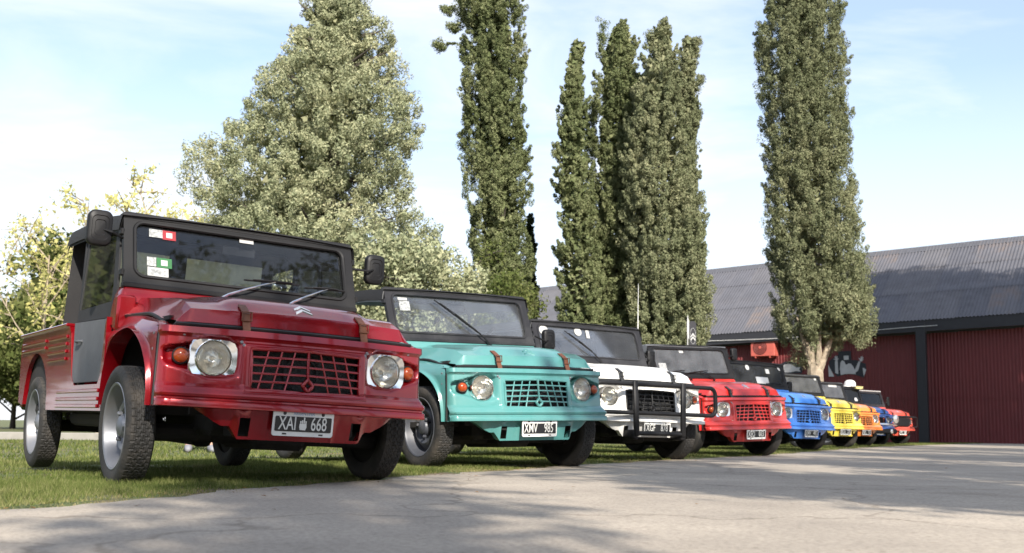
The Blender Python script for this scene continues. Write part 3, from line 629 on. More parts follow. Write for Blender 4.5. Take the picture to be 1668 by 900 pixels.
def mb_squarebezel(x):
    sg = 1 if x > 0 else -1; r_ = 0.083; n = 28; ang = [2*PI*i/n for i in range(n)]
    def sq(a, w_, h_, p_=4.5):
        c_, s_ = math.cos(a), math.sin(a); k = (abs(c_/w_)**p_+abs(s_/h_)**p_)**(-1/p_); return (c_*k, s_*k)
    O = Vector((x, yp(x, .667)+0.035, 0.667)); ax = Vector((0.08*sg, -1, 0.05)).normalized(); u = Vector((1, 0.08*sg, 0)).normalized(); v = Vector((0, 0, 1))
    rings = [[(r_*1.0*math.cos(a), r_*1.0*math.sin(a), 0.022) for a in ang], [(r_*1.03*math.cos(a), r_*1.03*math.sin(a), 0.034) for a in ang], [(r_*1.08*math.cos(a), r_*1.08*math.sin(a), 0.026) for a in ang]]
    for w_, h_, h2 in ((0.112, 0.090, 0.030), (0.118, 0.096, 0.024), (0.120, 0.098, 0.010), (0.118, 0.096, -0.03)): rings.append([(*sq(a, w_, h_), h2) for a in ang])
    vs = [O+u*p_[0]+v*p_[1]+ax*p_[2] for rg in rings for p_ in rg]; fs = []
    for k in range(len(rings)-1):
        for i in range(n): j = (i+1) % n; fs.append((k*n+i, k*n+j, (k+1)*n+j, (k+1)*n+i))
    return MB().add(vs, fs)
def mb_indicator(x): return MB().lathe([(0.035, 0.0), (0.035, 0.008), (0.032, 0.018), (0.023, 0.026), (0.011, 0.030), (0.0, 0.031)], (x, yp(x, .67)+0.012, 0.672), (0.25*np.sign(x), -1, 0), 20)
def mb_indbase(x): return MB().lathe([(0.0, -0.02), (0.041, -0.02), (0.042, 0.004), (0.038, 0.007)], (x, yp(x, .67)+0.012, 0.672), (0.25*np.sign(x), -1, 0), 20)
def mb_strap(x):
    g = MB(); y0 = 0.052+0.2*x*x; P = [(y0+0.075, 0.944), (y0+0.030, 0.918), (y0-0.002, 0.896), (y0-0.006, 0.875), (y0-0.014, 0.842), (y0-0.030, 0.806), (y0-0.030, 0.780)]
    Q = [(y-0.006, z+0.004) for y, z in P]
    g.prism(P+Q[::-1], lambda a, b, t: (x+t, a, b), -0.019, 0.019)
    g.tube([(x-0.024, y0-0.018, 0.905), (x+0.024, y0-0.018, 0.905), (x+0.024, y0-0.020, 0.862), (x-0.024, y0-0.020, 0.862)], 0.0045, 6, closed=True); return g
def mb_emblem():
    g = MB()
    for k in (0, 1):
        for sg in (-1, 1):
            g.prism([(0, 0.058-0.030*k), (sg*0.044, 0.028-0.030*k), (sg*0.044, 0.039-0.030*k), (0, 0.072-0.030*k)], lambda a, b, t: (a, 0.100+b, 0.924+0.62*b+t), 0, 0.008)
    return g
def mb_mirror_arm(x, z, b): return MB().tube([wp(math.copysign(0.69, x), b, 0.0), (x*0.93, 1.02, z-0.02), (x, 1.06, z)], 0.007, 6)
def mb_mirror_head(x, z, w_, h_):
    g = MB(); P = roundrect(w_/2, h_/2, min(w_, h_)*0.30, 5)
    Y = [(1.085, 1.0), (1.060, 1.01), (1.050, 0.98), (1.045, 0.90), (1.041, 0.70), (1.045, 0.66), (1.042, 0.45), (1.046, 0.41), (1.043, 0.12)]; n = len(P); vs = []; fs = []
    for y, k in Y: vs += [(x+a*k, y, z+b*k) for a, b in P]
    for i in range(len(Y)-1):
        for k in range(n): fs.append((i*n+k, i*n+(k+1) % n, (i+1)*n+(k+1) % n, (i+1)*n+k))
    fs += [tuple(range(n)), tuple(range((len(Y)-1)*n, len(Y)*n))]; return g.add(vs, fs)
def mb_mirror_glass(x, z, w_, h_): return MB().prism(roundrect(w_/2*.92, h_/2*.94, min(w_, h_)*0.36, 5), lambda a, b, t: (x+a, 1.086+t, z+b), 0, 0.003)
PZ = 0.3825; PYN = Vector((0, -1, 0))
def mb_plate(): return MB().prism(roundrect(0.158, 0.0625, 0.012), lambda a, b, t: (a, t, PZ+b), -0.030, -0.024)
def mb_plate_field(): return MB().prism(roundrect(0.147, 0.0365, 0.006), lambda a, b, t: (a, t, PZ-0.0035+b), -0.0325, -0.0295)
def mb_plate_holes():
    g = MB()
    for x, z, w_ in ((-0.095, -0.052, 0.022), (0.095, -0.052, 0.022)): g.box((x, -0.0305, PZ+z), (w_, 0.002, 0.007))
    for x in (-0.10, 0.10): g.lathe([(0.0, 0.004), (0.006, 0.003), (0.009, 0.0)], (x, -0.030, PZ+0.047), (0, -1, 0), 10)
    return g
def mb_bullbar():
    g = MB(); y = -0.10; r_ = 0.021; zt, zb = 0.782, 0.512
    def arcpts(cx, cz, a0, a1): return [(cx+0.07*math.cos(a), y+0.10*max(0, abs(cx+0.07*math.cos(a))-0.5), cz+0.07*math.sin(a)) for a in np.linspace(a0, a1, 6)]
    P = arcpts(0.66, zt-0.07, PI/2, 0)+arcpts(0.66, zb+0.07, 0, -PI/2)+[(0.3, y, zb), (-0.3, y, zb)]+arcpts(-0.66, zb+0.07, -PI/2, -PI)+arcpts(-0.66, zt-0.07, PI, PI/2)+[(-0.3, y, zt), (0.3, y, zt)]
    g.tube(P, r_, 10, closed=True); g.tube([(-0.29, y-0.012, 0.322), (0.29, y-0.012, 0.322)], r_, 10)
    for sg in (-1, 1):
        g.box((sg*0.285, y-0.018, 0.555), (0.055, 0.035, 0.52), 0.008, Matrix.Rotation(sg*R(1.5), 3, 'Y')); g.box((sg*0.285, -0.02, 0.31), (0.06, 0.20, 0.09), 0.01)
        g.lathe([(0.03, 0.0), (0.03, 0.025)], (sg*0.285, y+0.01, zt), (1, 0, 0), 12)
    return g

CARS = dict(
 red=(-1.012, 5.518, 33.4, 1.9, 0.5, -0.042), teal=(0.216, 8.238, 35.5, -1.1, -1.0, -0.057), white=(1.369, 10.762, 30.8, 0.7, -1.9, -0.047),
 red2=(2.922, 13.368, 34.6, -1.7, -0.6, -0.085), blue=(4.624, 17.313, 37.1, 0.8, 1.0, -0.058), yellow=(6.406, 21.472, 37.2, 0.1, 0.3, -0.03),
 orange=(7.85, 24.75, 37.0, 0.3, 0.6, -0.03), navy=(9.05, 27.5, 35.0, 0.2, 0.3, -0.02), red3=(10.7, 30.6, 38.0, 0.1, 0.5, -0.02))
GROUP = 'small open utility cars parked side by side along the driveway'
def make_car(key, label, pm, plate, lamp='round', grille=None, strap='strap', glass='grey', door='black_fabric', roof='black_fabric', side='both', rear='vinyl', frame='black_paint',
             mirrors=(), wipers=(), poff=0.0, wipmat='black_paint', rim='rim', stickers=(), bull=False, seats='seat', icon=False, cab=3.36, emblem='chrome'):
    X_, Y_, yaw, rl, pt, dz = CARS[key]
    root = thing('utility_car', label, 'car', (X_, Y_, 0), R(yaw), GROUP)
    piv = Matrix.Translation((0, 0.45, 0.35+dz)); B = piv @ Matrix.Rotation(R(pt), 4, 'X') @ Matrix.Rotation(R(rl), 4, 'Y') @ Matrix.Translation((0, -0.45, -0.35))
    def part(nm, me, m_, par=None): return obj(nm, me, M[m_] if isinstance(m_, str) else m_, par or root, None if par else B)
    tub = part('body_tub', cached('body_tub', mb_tub), pm); part('chassis', cached('chassis', mb_chassis), 'under')
    for sg in (-1, 1):
        fe = part('fender', cached('fender|%d' % sg, lambda: mb_fender(sg), 50), pm); part('seam_strip', cached('seam_strip|%d' % sg, lambda: mb_gap(sg)), 'seal', fe)
    part('front_panel', cached('front_panel', mb_front_panel, 40), pm); part('front_skirt', cached('front_skirt', mb_skirt, 40), pm)
    gr = part('grille', cached('grille', mb_grille, 60), M[grille] if grille else pm); part('radiator', cached('radiator', mb_radiator), 'radiator', gr)
    hd = part('hood', cached('hood', mb_hood, 22), pm); part('hood_seal', cached('hood_seal', mb_hood_seal), 'seal', hd); part('emblem', cached('emblem', mb_emblem), emblem, hd)
    for x in (-0.315, 0.315): part('hood_strap', cached('hood_strap|%s' % x, lambda: mb_strap(x)), strap, hd)
    part('panel_bolts', cached('panel_bolts', mb_bolts), 'rim', None)
    part('cowl', cached('cowl', mb_cowl, 40), pm)
    wf = part('windshield_frame', cached('windshield_frame', mb_wframe), frame); part('windshield_glass', cached('windshield_glass', mb_glass), G[glass], wf); part('rear_view_mirror', cached('rear_view_mirror', mb_inner_mirror), 'grey_frame', wf)
    for (nm, x, b, w_, h_, m_) in stickers:
        if nm == 'disc': me = MB().lathe([(w_, 0.0), (w_, 0.002)], wp(x, b, 0.004), WN, 24).mesh('sticker')
        else: me = MB().prism([(x-w_/2, b-h_/2), (x+w_/2, b-h_/2), (x+w_/2, b+h_/2), (x-w_/2, b+h_/2)], wp, 0.0036+0.0009*(nm == 'in'), 0.0048+0.0009*(nm == 'in')).mesh('sticker')
        part('sticker', me, m_, wf)
    for k, (x0, tx_, tb, bl, up_) in enumerate(wipers): (lambda wp_: part('wiper_blade', mb_wiper(x0, tx_, tb, bl, up_, True).mesh('wiper_blade'), 'black_paint', wp_))(part('wiper', mb_wiper(x0, tx_, tb, bl, up_).mesh('wiper'), wipmat))
    if roof:
        rf = part('soft_top', cached('soft_top|%s' % cab, lambda: mb_roof(False, cab), 45), roof); part('headliner', cached('headliner|%s' % cab, lambda: mb_roof(True, cab), 45), 'lining' if key in ('teal', 'white') else roof, rf)
        sides = {'both': (-1, 1), 'rear': (-1, 1), 'none': ()}[side]
        for sg in sides:
            if side == 'both':
                a = part('side_curtain', cached('side_curtain|a%d' % sg, lambda: mb_side_curtain(sg, DOORW)), 'black_fabric', None); part('curtain_window', cached('curtain_window|a%d' % sg, lambda: mb_side_pane(sg, DOORW)), 'vinyl', a)
                part('curtain_mullion', cached('curtain_mullion|%d' % sg, lambda: mb_mullion(sg)), 'black_fabric', a)
            if cab < 3: continue
            a = part('side_curtain', cached('side_curtain|b%d' % sg, lambda: mb_side_curtain(sg, REARW)), 'black_fabric', None); part('curtain_window', cached('curtain_window|b%d' % sg, lambda: mb_side_pane(sg, REARW)), 'vinyl', a)
        rc = None if rear == 'none' else part('rear_curtain', cached('rear_curtain', mb_rear_curtain), 'black_fabric')
        if rc: rc.matrix_local = B @ Matrix.Translation((0, cab-3.36, 0))
        for c0, c1 in ((-0.605, -0.055), (0.055, 0.605)) if rear in ('vinyl', 'milky') else (): part('curtain_window', cached('curtain_window|r%s' % c0, lambda: mb_rear_pane(c0, c1)), rear, rc)
    for sg in (-1, 1):
        part('door', cached('door|%d' % sg, lambda: mb_door(sg)), door)
        s_ = part('seat', cached('seat|%d' % sg, lambda: mb_seat(0.34*sg)), seats); part('backrest', cached('backrest|%d' % sg, lambda: mb_backrest(0.34*sg)), seats, s_)
    part('rear_bench', cached('rear_bench', mb_bench), 'seat'); part('steering_wheel', cached('steering_wheel', mb_wheelrim), 'black_paint'); part('dashboard', cached('dashboard', mb_dash), 'black_paint')
    for sg in (-1, 1):
        x = 0.457*sg; r_ = 0.083 if lamp == 'square' else 0.086
        hl = part('headlight', cached('headlight|%d%s' % (sg, lamp), lambda: mb_bowl(x, r_), 50), 'reflector'); part('lens', cached('lens|%d%s' % (sg, lamp), lambda: mb_lens(x, r_), 60), 'lens', hl)
        if lamp == 'square': part('bezel', cached('bezel|s%d' % sg, lambda: mb_squarebezel(x), 40), 'chrome', hl)
        else: part('bezel', cached('bezel|r%d' % sg, lambda: mb_ringbezel(x, r_), 50), 'chrome', hl)
        xi = 0.606*sg; il = part('indicator', cached('indicator|%d' % sg, lambda: mb_indicator(xi), 60), 'amber'); part('indicator_base', cached('indicator_base|%d' % sg, lambda: mb_indbase(xi)), 'black_paint', il)
    # number plate
    BP = B @ Matrix.Translation((poff, -0.004, 0)) @ Matrix.Translation((0, 0, PZ)) @ Matrix.Rotation(R(4), 4, 'X') @ Matrix.Translation((0, 0, -PZ))
    pl = obj('license_plate', cached('license_plate', mb_plate), M['platewhite'], root, BP)
    part('plate_field', cached('plate_field', mb_plate_field), 'plateblack', pl); part('plate_fixings', cached('plate_fixings', mb_plate_holes), 'plateblack', pl)
    TM = lambda x, z, y=-0.0331: Matrix.Translation((x, y, z)) @ Matrix.Rotation(R(90), 4, 'X')
    a, b = plate
    for s_, x in ((a, -0.083), (b, 0.080)): obj('plate_lettering', text_mesh(s_, 0.092, 0.62, 0.0004), M['plategrey'], pl, TM(x, PZ-0.0035))
    obj('plate_caption', text_mesh('ARGENTINA', 0.022, 0.9), M['plateblue'], pl, TM(0, PZ+0.047, -0.0304))
    if icon:
        g = MB()
        for P in ([(-0.016, -0.026), (0.012, -0.028), (0.018, -0.014), (0.017, 0.004), (-0.018, 0.004), (-0.020, -0.012)],): g.prism(P, lambda u, v, t_: (u-0.002, t_, PZ-0.004+v), -0.0337, -0.0325)
        for x, h_ in ((-0.0135, 0.012), (-0.0045, 0.016), (0.0045, 0.030), (0.0135, 0.012)): g.box((x-0.002, -0.0331, PZ+0.001+h_/2), (0.0066, 0.0012, h_), 0.0005)
        part('hand_mark', g.mesh('hand_mark'), 'plategrey', pl)
    for sg, x, z, w_, h_, b_ in mirrors:
        ar = part('mirror', MB().add([], []).mesh('mirror') if False else mb_mirror_arm(sg*x, z, b_).mesh('mirror'), 'chrome' if wipmat == 'chrome' and key != 'red' else 'black_paint')
        part('mirror_shell', mb_mirror_head(sg*x, z, w_, h_).mesh('mirror_shell', 50), 'black_paint', ar); part('mirror_glass', mb_mirror_glass(sg*x, z, w_, h_).mesh('mirror_glass'), 'mirrorglass', ar)
    if bull: part('bull_bar', cached('bull_bar', mb_bullbar, 50), 'black_paint')
    # wheels stand on the grass
    cy, sy = math.cos(R(yaw)), math.sin(R(yaw))
    for sg in (-1, 1):
        for yy in ((0.585 if key == 'red' else 0.51), 2.87):
            wx, wy = X_+0.66*sg*cy-yy*sy, Y_+0.655*sg*sy+yy*cy
            ez = max(lawn_z(wx, wy), 0.030)+(0.280 if key == 'red' and sg < 0 and yy < 1 else 0.292)
            hexa = key in ('red', 'teal', 'white')
            wh = obj('wheel', cached('wheel|%d' % sg, lambda: mb_rim(sg), 30), M[rim], root); wh.location = (-0.70 if key == 'red' and sg < 0 and yy < 1 else 0.66*sg, yy, ez); wh.rotation_euler = (rnd.uniform(0, 6), 0, 0)
            obj('drum', cached('drum|%d' % sg, lambda: mb_drum(sg), 30), M['under'], wh); obj('tyre', cached('tyre|%d%d' % (sg, hexa), lambda: mb_tyre(sg, hexa), 30), M['rubber'], wh)
    return root, part, B

P_ = dict(red=paint('ruby_red_paint', (0.25, 0.003, 0.008), 0.40, 0.22, damt=0.04), teal=paint('teal_paint', (0.075, 0.245, 0.235), 0, 0.34, var=0.04), white=paint('white_paint', (0.72, 0.71, 0.68), 0, 0.42, dirt=(0.42, 0.36, 0.29), damt=0.35),
          red2=paint('bright_red_paint', (0.50, 0.022, 0.018), 0, 0.38), blue=paint('blue_paint', (0.06, 0.235, 0.70), 0, 0.38), yellow=paint('yellow_paint', (0.80, 0.62, 0.07), 0, 0.4), orange=paint('orange_paint', (0.80, 0.23, 0.03), 0, 0.4),
          navy=paint('deep_blue_paint', (0.04, 0.15, 0.50), 0, 0.4), red3=paint('tomato_red_paint', (0.60, 0.075, 0.045), 0, 0.45, damt=0.2))
make_car('red', 'glossy ruby red open car nearest the camera, square chrome headlights and plate XAI 668', P_['red'], ('XAI', '668'), 'square', strap='leather', glass='dark', door='grey_fabric', rear='milky', poff=-0.018, icon=True, cab=2.42,
         mirrors=((1, 0.845, 1.36, 0.125, 0.185, 0.06), (-1, 0.82, 1.385, 0.13, 0.195, 0.06)), wipers=((-0.17, 0.17, -0.118, 0.34, 0.03), (0.23, 0.50, -0.122, 0.26, 0.03)), wipmat='chrome',
         stickers=(('s', -0.51, 0.115, 0.075, 0.05, 'stgrey'), ('s', -0.435, 0.112, 0.075, 0.058, 'stred'), ('in', -0.435, 0.112, 0.034, 0.032, 'paper'), ('s', -0.535, -0.065, 0.05, 0.055, 'stgrey'), ('s', -0.465, -0.066, 0.085, 0.06, 'stgreen'), ('in', -0.465, -0.066, 0.036, 0.034, 'paper'), ('s', -0.50, -0.130, 0.115, 0.062, 'paper'), ('in', -0.50, -0.128, 0.085, 0.036, 'stgrey'), ('s', 0.02, 0.148, 0.085, 0.032, 'paper')))
make_car('teal', 'teal open car between the ruby red and the white cars, plate XMV 985', P_['teal'], ('XMV', '985'), 'round', strap='leather', glass='grey', side='rear', rear='none', cab=2.46, frame='grey_frame', poff=-0.018, rim='rimdark', emblem=P_['teal'],
         mirrors=((1, 0.92, 1.14, 0.12, 0.18, -0.12),), wipers=((0.22, -0.08, 0.0, 0.46, 2.5),), stickers=(('s', -0.525, 0.13, 0.085, 0.022, 'paper'), ('s', -0.515, 0.07, 0.095, 0.085, 'stgrey')))
car, part, B_ = make_car('white', 'white open car with a black tube bull bar and black grille, plate XGF 878', P_['white'], ('XGF', '878'), 'round', grille='black_paint', glass='grey', frame='grey_frame', poff=0.035, bull=True, rim='rimdark', emblem=P_['white'],
         mirrors=((1, 0.82, 1.17, 0.10, 0.20, -0.05),), wipers=((0.10, -0.16, -0.01, 0.42, 2.5),), stickers=(('disc', -0.55, 0.105, 0.055, 0, 'paper'), ('in', -0.55, 0.105, 0.05, 0.03, 'stgrey'), ('disc', -0.12, 0.12, 0.045, 0, 'paper'), ('in', -0.12, 0.12, 0.035, 0.03, 'stgrey'), ('s', 0.0, 0.10, 0.04, 0.09, 'paper'), ('s', -0.56, -0.06, 0.07, 0.11, 'paper')))
part('whip_antenna', MB().tube([(0.71, 1.14, 1.48), (0.76, 1.20, 1.75), (0.83, 1.28, 2.03)], [0.006, 0.003, 0.002], 6).mesh('whip_antenna'), 'platewhite')
make_car('red2', 'bright red open car next to the white one, black hood straps, plate XEQ 013', P_['red2'], ('XEQ', '013'), 'square', glass='pale', poff=-0.012, rim='rim', roof='grey_fabric',
         mirrors=((1, 0.80, 1.40, 0.10, 0.16, 0.08),), wipers=((-0.1, -0.35, -0.155, 0.4, 0.1), (0.3, 0.05, -0.155, 0.4, 0.1)), stickers=(('s', -0.12, 0.13, 0.07, 0.03, 'paper'), ('s', -0.50, -0.09, 0.12, 0.12, 'stgrey')))
make_car('blue', 'bright blue open car with square headlights standing between a red and a yellow car', P_['blue'], ('XMV', '493'), 'square', glass='grey', poff=0.01,
         mirrors=((1, 0.84, 1.12, 0.09, 0.20, -0.08),), wipers=((0.2, 0.35, -0.15, 0.4, 0.05),), stickers=(('disc', -0.20, 0.11, 0.045, 0, 'paper'), ('s', 0.10, -0.10, 0.30, 0.12, 'paper'), ('s', 0.28, 0.07, 0.09, 0.08, 'paper'), ('disc', 0.60, 0.14, 0.04, 0, 'paper')))
make_car('yellow', 'lemon yellow open car parked between the bright blue and the orange cars', P_['yellow'], ('XUU', '270'), 'round', glass='pale', roof='grey_fabric', stickers=(('disc', 0.55, 0.15, 0.04, 0, 'paper'),))
make_car('orange', 'orange open car parked just beyond the lemon yellow one', P_['orange'], ('XAL', '350'), 'square', glass='pale', roof='grey_fabric', stickers=(('s', -0.45, 0.0, 0.12, 0.07, 'paper'), ('s', -0.42, -0.13, 0.10, 0.07, 'paper'), ('s', 0.3, 0.13, 0.3, 0.05, 'paper')))
car, part, B_ = make_car('navy', 'blue roofless car with a silver bumper, second from the far end of the row', P_['navy'], ('XRR', '141'), 'round', grille='black_paint', glass='dark', roof=None, seats='seatorange', stickers=(('disc', 0.45, -0.12, 0.06, 0, 'paper'),))
part('bumper_bar', MB().tube([(-0.66, -0.02, 0.56), (-0.5, -0.07, 0.57), (0.5, -0.07, 0.57), (0.66, -0.02, 0.56)], 0.03, 10).mesh('bumper_bar'), 'chrome')
for sg in (-1, 1):
    q = part('spot_lamp', MB().lathe([(0.0, -0.10), (0.06, -0.08), (0.10, -0.02), (0.105, 0.02), (0.10, 0.03), (0.0, 0.045)], (sg*0.50, -0.11, 0.70), (0, -1, 0), 20).tube([(sg*0.5, -0.08, 0.57), (sg*0.5, -0.08, 0.64)], 0.015, 6).mesh('spot_lamp'), 'reflector')
    part('fog_lamp', MB().lathe([(0.0, -0.04), (0.05, -0.02), (0.055, 0.02), (0.0, 0.03)], (sg*0.42, -0.05, 0.40), (0, -1, 0), 16).mesh('fog_lamp'), 'reflector')
part('lower_guard', MB().box((0, -0.02, 0.40), (1.3, 0.10, 0.13), 0.03).mesh('lower_guard'), 'black_paint')
car, part, B_ = make_car('red3', 'faded tomato red roofless car with black front guard, last in the row', P_['red3'], ('XTJ', '388'), 'square', grille='black_paint', glass='dark', roof=None, frame='grey_frame', mirrors=((1, 0.98, 1.24, 0.10, 0.26, -0.12),), stickers=(('s', -0.52, 0.0, 0.10, 0.30, 'stblue'),))
for sg in (-1, 1): part('headlight_guard', MB().tube([(sg*0.30, -0.06, 0.80), (sg*0.66, -0.04, 0.79), (sg*0.70, -0.02, 0.75), (sg*0.70, -0.02, 0.56), (sg*0.64, -0.03, 0.53), (sg*0.30, -0.06, 0.53)], 0.014, 8).mesh('headlight_guard'), 'black_paint')
part('front_guard', MB().box((0, -0.05, 0.66), (0.60, 0.03, 0.22), 0.01).box((0, -0.03, 0.80), (1.2, 0.05, 0.04), 0.01).mesh('front_guard'), 'black_paint')
part('header_strip', MB().box((0, 1.12, 1.515), (1.38, 0.06, 0.03), 0.01).mesh('header_strip'), 'paper')

# ------------------------------------------------------------------ trees
M['cyp'] = leaf_mat('cypress_foliage', (0.075, 0.100, 0.042), (0.165, 0.190, 0.088), (0.33, 0.335, 0.185), 0.25, 0.8)
M['cyp2'] = leaf_mat('cypress_foliage_dusty', (0.10, 0.12, 0.062), (0.21, 0.228, 0.128), (0.38, 0.37, 0.225), 0.25, 0.8)
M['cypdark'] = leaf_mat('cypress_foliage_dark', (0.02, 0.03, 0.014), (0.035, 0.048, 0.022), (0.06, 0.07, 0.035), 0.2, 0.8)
M['cedar'] = leaf_mat('cedar_foliage', (0.13, 0.16, 0.09), (0.32, 0.34, 0.205), (0.55, 0.525, 0.33), 0.25, 0.7)
M['yellowleaf'] = leaf_mat('yellow_leaf', (0.42, 0.43, 0.14), (0.64, 0.60, 0.24), (0.82, 0.74, 0.36), 0.5, 0.6)
M['greenleaf'] = leaf_mat('green_leaf', (0.05, 0.075, 0.02), (0.115, 0.14, 0.045), (0.22, 0.225, 0.09), 0.35, 0.8)
M['bark'] = mat('pale_bark', (0.33, 0.27, 0.20), 0.9, var=0.35, scale=9, bump=0.8, bscale=24)
M['barkdark'] = mat('dark_bark', (0.06, 0.05, 0.04), 0.9, var=0.3, scale=9, bump=0.8, bscale=24)

def leaves(cent, rad, per, size, axis_=None, stretch=1.0, seed=0, fill=0.35, aspect=0.55):
    # per leaf-sized triangles spread over each clump (clump centre, radius, pointing direction)
    g = np.random.default_rng(seed); n = len(cent); k = n*per
    c = np.repeat(cent, per, 0); r_ = np.repeat(rad, per)[:, None]
    d = g.normal(size=(k, 3)); d /= np.linalg.norm(d, axis=1)[:, None]
    q = d*(fill+(1-fill)*g.random((k, 1))**0.45)*r_
    if axis_ is not None:
        ax = np.repeat(axis_, per, 0); q = q+ax*(np.sum(q*ax, 1)[:, None])*(stretch-1)
    P = c+q; nn = d+g.normal(0, 0.42, (k, 3)); nn /= np.linalg.norm(nn, axis=1)[:, None]
    o = g.normal(size=(k, 3)) if axis_ is None else ax*1.2+g.normal(0, 0.7, (k, 3))
    o -= nn*np.sum(o*nn, 1)[:, None]; o /= np.linalg.norm(o, axis=1)[:, None]+1e-9; t_ = np.cross(nn, o)
    s_ = size*g.uniform(0.6, 1.4, (k, 1)); b_ = P-o*s_*0.5
    return np.stack([b_-t_*s_*aspect*0.5, b_+t_*s_*aspect*0.5, P+o*s_*0.5], 1)

def cypress(label, outline, Y, m_, seed, dens=1.0, trunk=True, extra=(), group='tall cypress trees behind the cars', base_z=None, leaf=0.052, crown_floor=1.2):
    g = np.random.default_rng(seed); pts = [(at(xl, py, Y), at(xr, py, Y)) for py, xl, xr in outline]
    Z = [((a+b_)/2).z for a, b_ in pts][::-1]; CX = [((a+b_)/2).x for a, b_ in pts][::-1]; RR = [(b_.x-a.x)/2 for a, b_ in pts][::-1]
    zt = Z[-1]; z0 = Z[0]
    if z0 > crown_floor: Z = [crown_floor]+Z; CX = [CX[0]]+CX; RR = [RR[0]*0.85]+RR
    ar = sum((RR[i]+RR[i+1])*(Z[i+1]-Z[i]) for i in range(len(Z)-1))*PI
    n = int(ar*8.4*dens); zz = g.uniform(Z[0], Z[-1], n*3); rr = np.interp(zz, Z, RR); keep = g.random(n*3) < rr/max(RR); zz = zz[keep][:n]; rr = rr[keep][:n]; n = len(zz)
    ph = g.uniform(0, 2*PI, n); far = (np.sin(ph) > 0.25) & (g.random(n) < 0.5); zz = zz[~far]; rr = rr[~far]; ph = ph[~far]; n = len(zz); nse = 0.6*np.sin(ph*rr*3.1+2.2*np.sin(zz*1.1+seed)+seed)+0.5*np.sin(zz*1.9+ph*2+1.5*np.sin(ph*2))
    k = np.clip(rr*(1.0+0.10*nse)*g.choice([1.04, 0.97, 0.89, 0.74], n, p=[0.45, 0.33, 0.14, 0.08])-0.08, 0.03, None)       # plumes of foliage with dark clefts between
    out_ = np.stack([np.cos(ph), np.sin(ph), 0*ph], 1); ax = out_*0.38+np.array([0, 0, 1.0])+g.normal(0, 0.16, (n, 3)); ax /= np.linalg.norm(ax, axis=1)[:, None]
    cent = np.stack([np.interp(zz, Z, CX)+k*np.cos(ph), Y+k*np.sin(ph), zz], 1); sc = np.clip(rr*0.85, 0.45, 1.0)*g.uniform(0.7, 1.3, n)
    nc = 6; al = (np.tile(np.linspace(-0.30, 0.34, nc), n)+g.normal(0, .05, n*nc))*np.repeat(sc, nc); wv = np.tile(np.array([.10, .13, .13, .11, .085, .055]), n)*np.repeat(sc, nc)
    c2 = np.repeat(cent, nc, 0)+np.repeat(ax, nc, 0)*al[:, None]+g.normal(0, 1, (n*nc, 3))*wv[:, None]*0.75
    V = leaves(c2, wv*1.06, 86, leaf, np.repeat(ax, nc, 0), 1.5, seed+1, 0.5)
    m3 = int(ar*95); z3 = g.uniform(Z[0]+.1, Z[-1]-.2, m3); p3 = g.uniform(0, 2*PI, m3); k3 = np.interp(z3, Z, RR)*g.uniform(0.30, 0.58, m3)      # twiggy inner foliage
    V = np.concatenate([V, leaves(np.stack([np.interp(z3, Z, CX)+k3*np.cos(p3), Y+k3*np.sin(p3), z3], 1), np.full(m3, .06), 2, 0.15, None, 1, seed+3, .2, .9)])
    for (px, py, px2, py2, sz) in extra:       # odd boughs that stick out
        a, b_ = at(px, py, Y), at(px2, py2, Y); m2 = 26; f_ = g.random(m2)**0.7; cc = np.array([list(a.lerp(b_, t_)) for t_ in f_])+g.normal(0, sz*0.5, (m2, 3)); V = np.concatenate([V, leaves(cc, np.full(m2, sz)*g.uniform(.6, 1.2, m2), 46, leaf, None, 1, seed+5, 0.2)])
    base = Vector((CX[0], Y, lawn_z(CX[0], Y)-0.05)) if base_z is None else Vector((CX[0], Y, base_z))
    t_ = thing('cypress_tree', label, 'tree', base, 0, group)
    V = V-np.array(list(base))
    tri_object('crown', V, m_, t_)
    tb = MB(); top = Vector((CX[-1], Y, zt))-base; mid = Vector((np.interp((Z[0]+zt)/2, Z, CX), Y, (Z[0]+zt)/2))-base; rb = max(0.09, max(RR)*0.20)
    tb.tube([Vector((0, 0, 0)), Vector((0, 0, 0.5)), Vector((0, 0, 1.2)), mid*0.6+Vector((0, 0, 0)), mid, top*0.9], [rb*1.5, rb*1.05, rb*0.9, rb*0.6, rb*0.3, 0.02], 10)
    for i in range(26):
        z = g.uniform(0.25, 0.80)*zt; a = g.uniform(0, 2*PI); l_ = float(np.interp(z, Z, RR))*0.5; c0 = Vector((float(np.interp(z, Z, CX)), Y, z))-base
        tb.tube([c0-Vector((0, 0, .3)), c0+Vector((math.cos(a)*l_*.6, math.sin(a)*l_*.6, .1)), c0+Vector((math.cos(a)*l_, math.sin(a)*l_, .6))], [rb*.28, rb*.18, .01], 5)
    for i in range(g.integers(5, 8)):
        a = g.uniform(0, 2*PI); l_ = RR[0]*g.uniform(.5, .9); tb.tube([Vector((0, 0, max(.2, Z[0]-base.z-1.0))), Vector((math.cos(a)*l_*.5, math.sin(a)*l_*.5, Z[0]-base.z-0.3)), Vector((math.cos(a)*l_, math.sin(a)*l_, Z[0]-base.z+0.7))], [rb*.45, rb*.3, rb*.1], 6)
    tb.build('trunk', M['bark'] if Y == 32 else M['barkdark'], t_); return t_

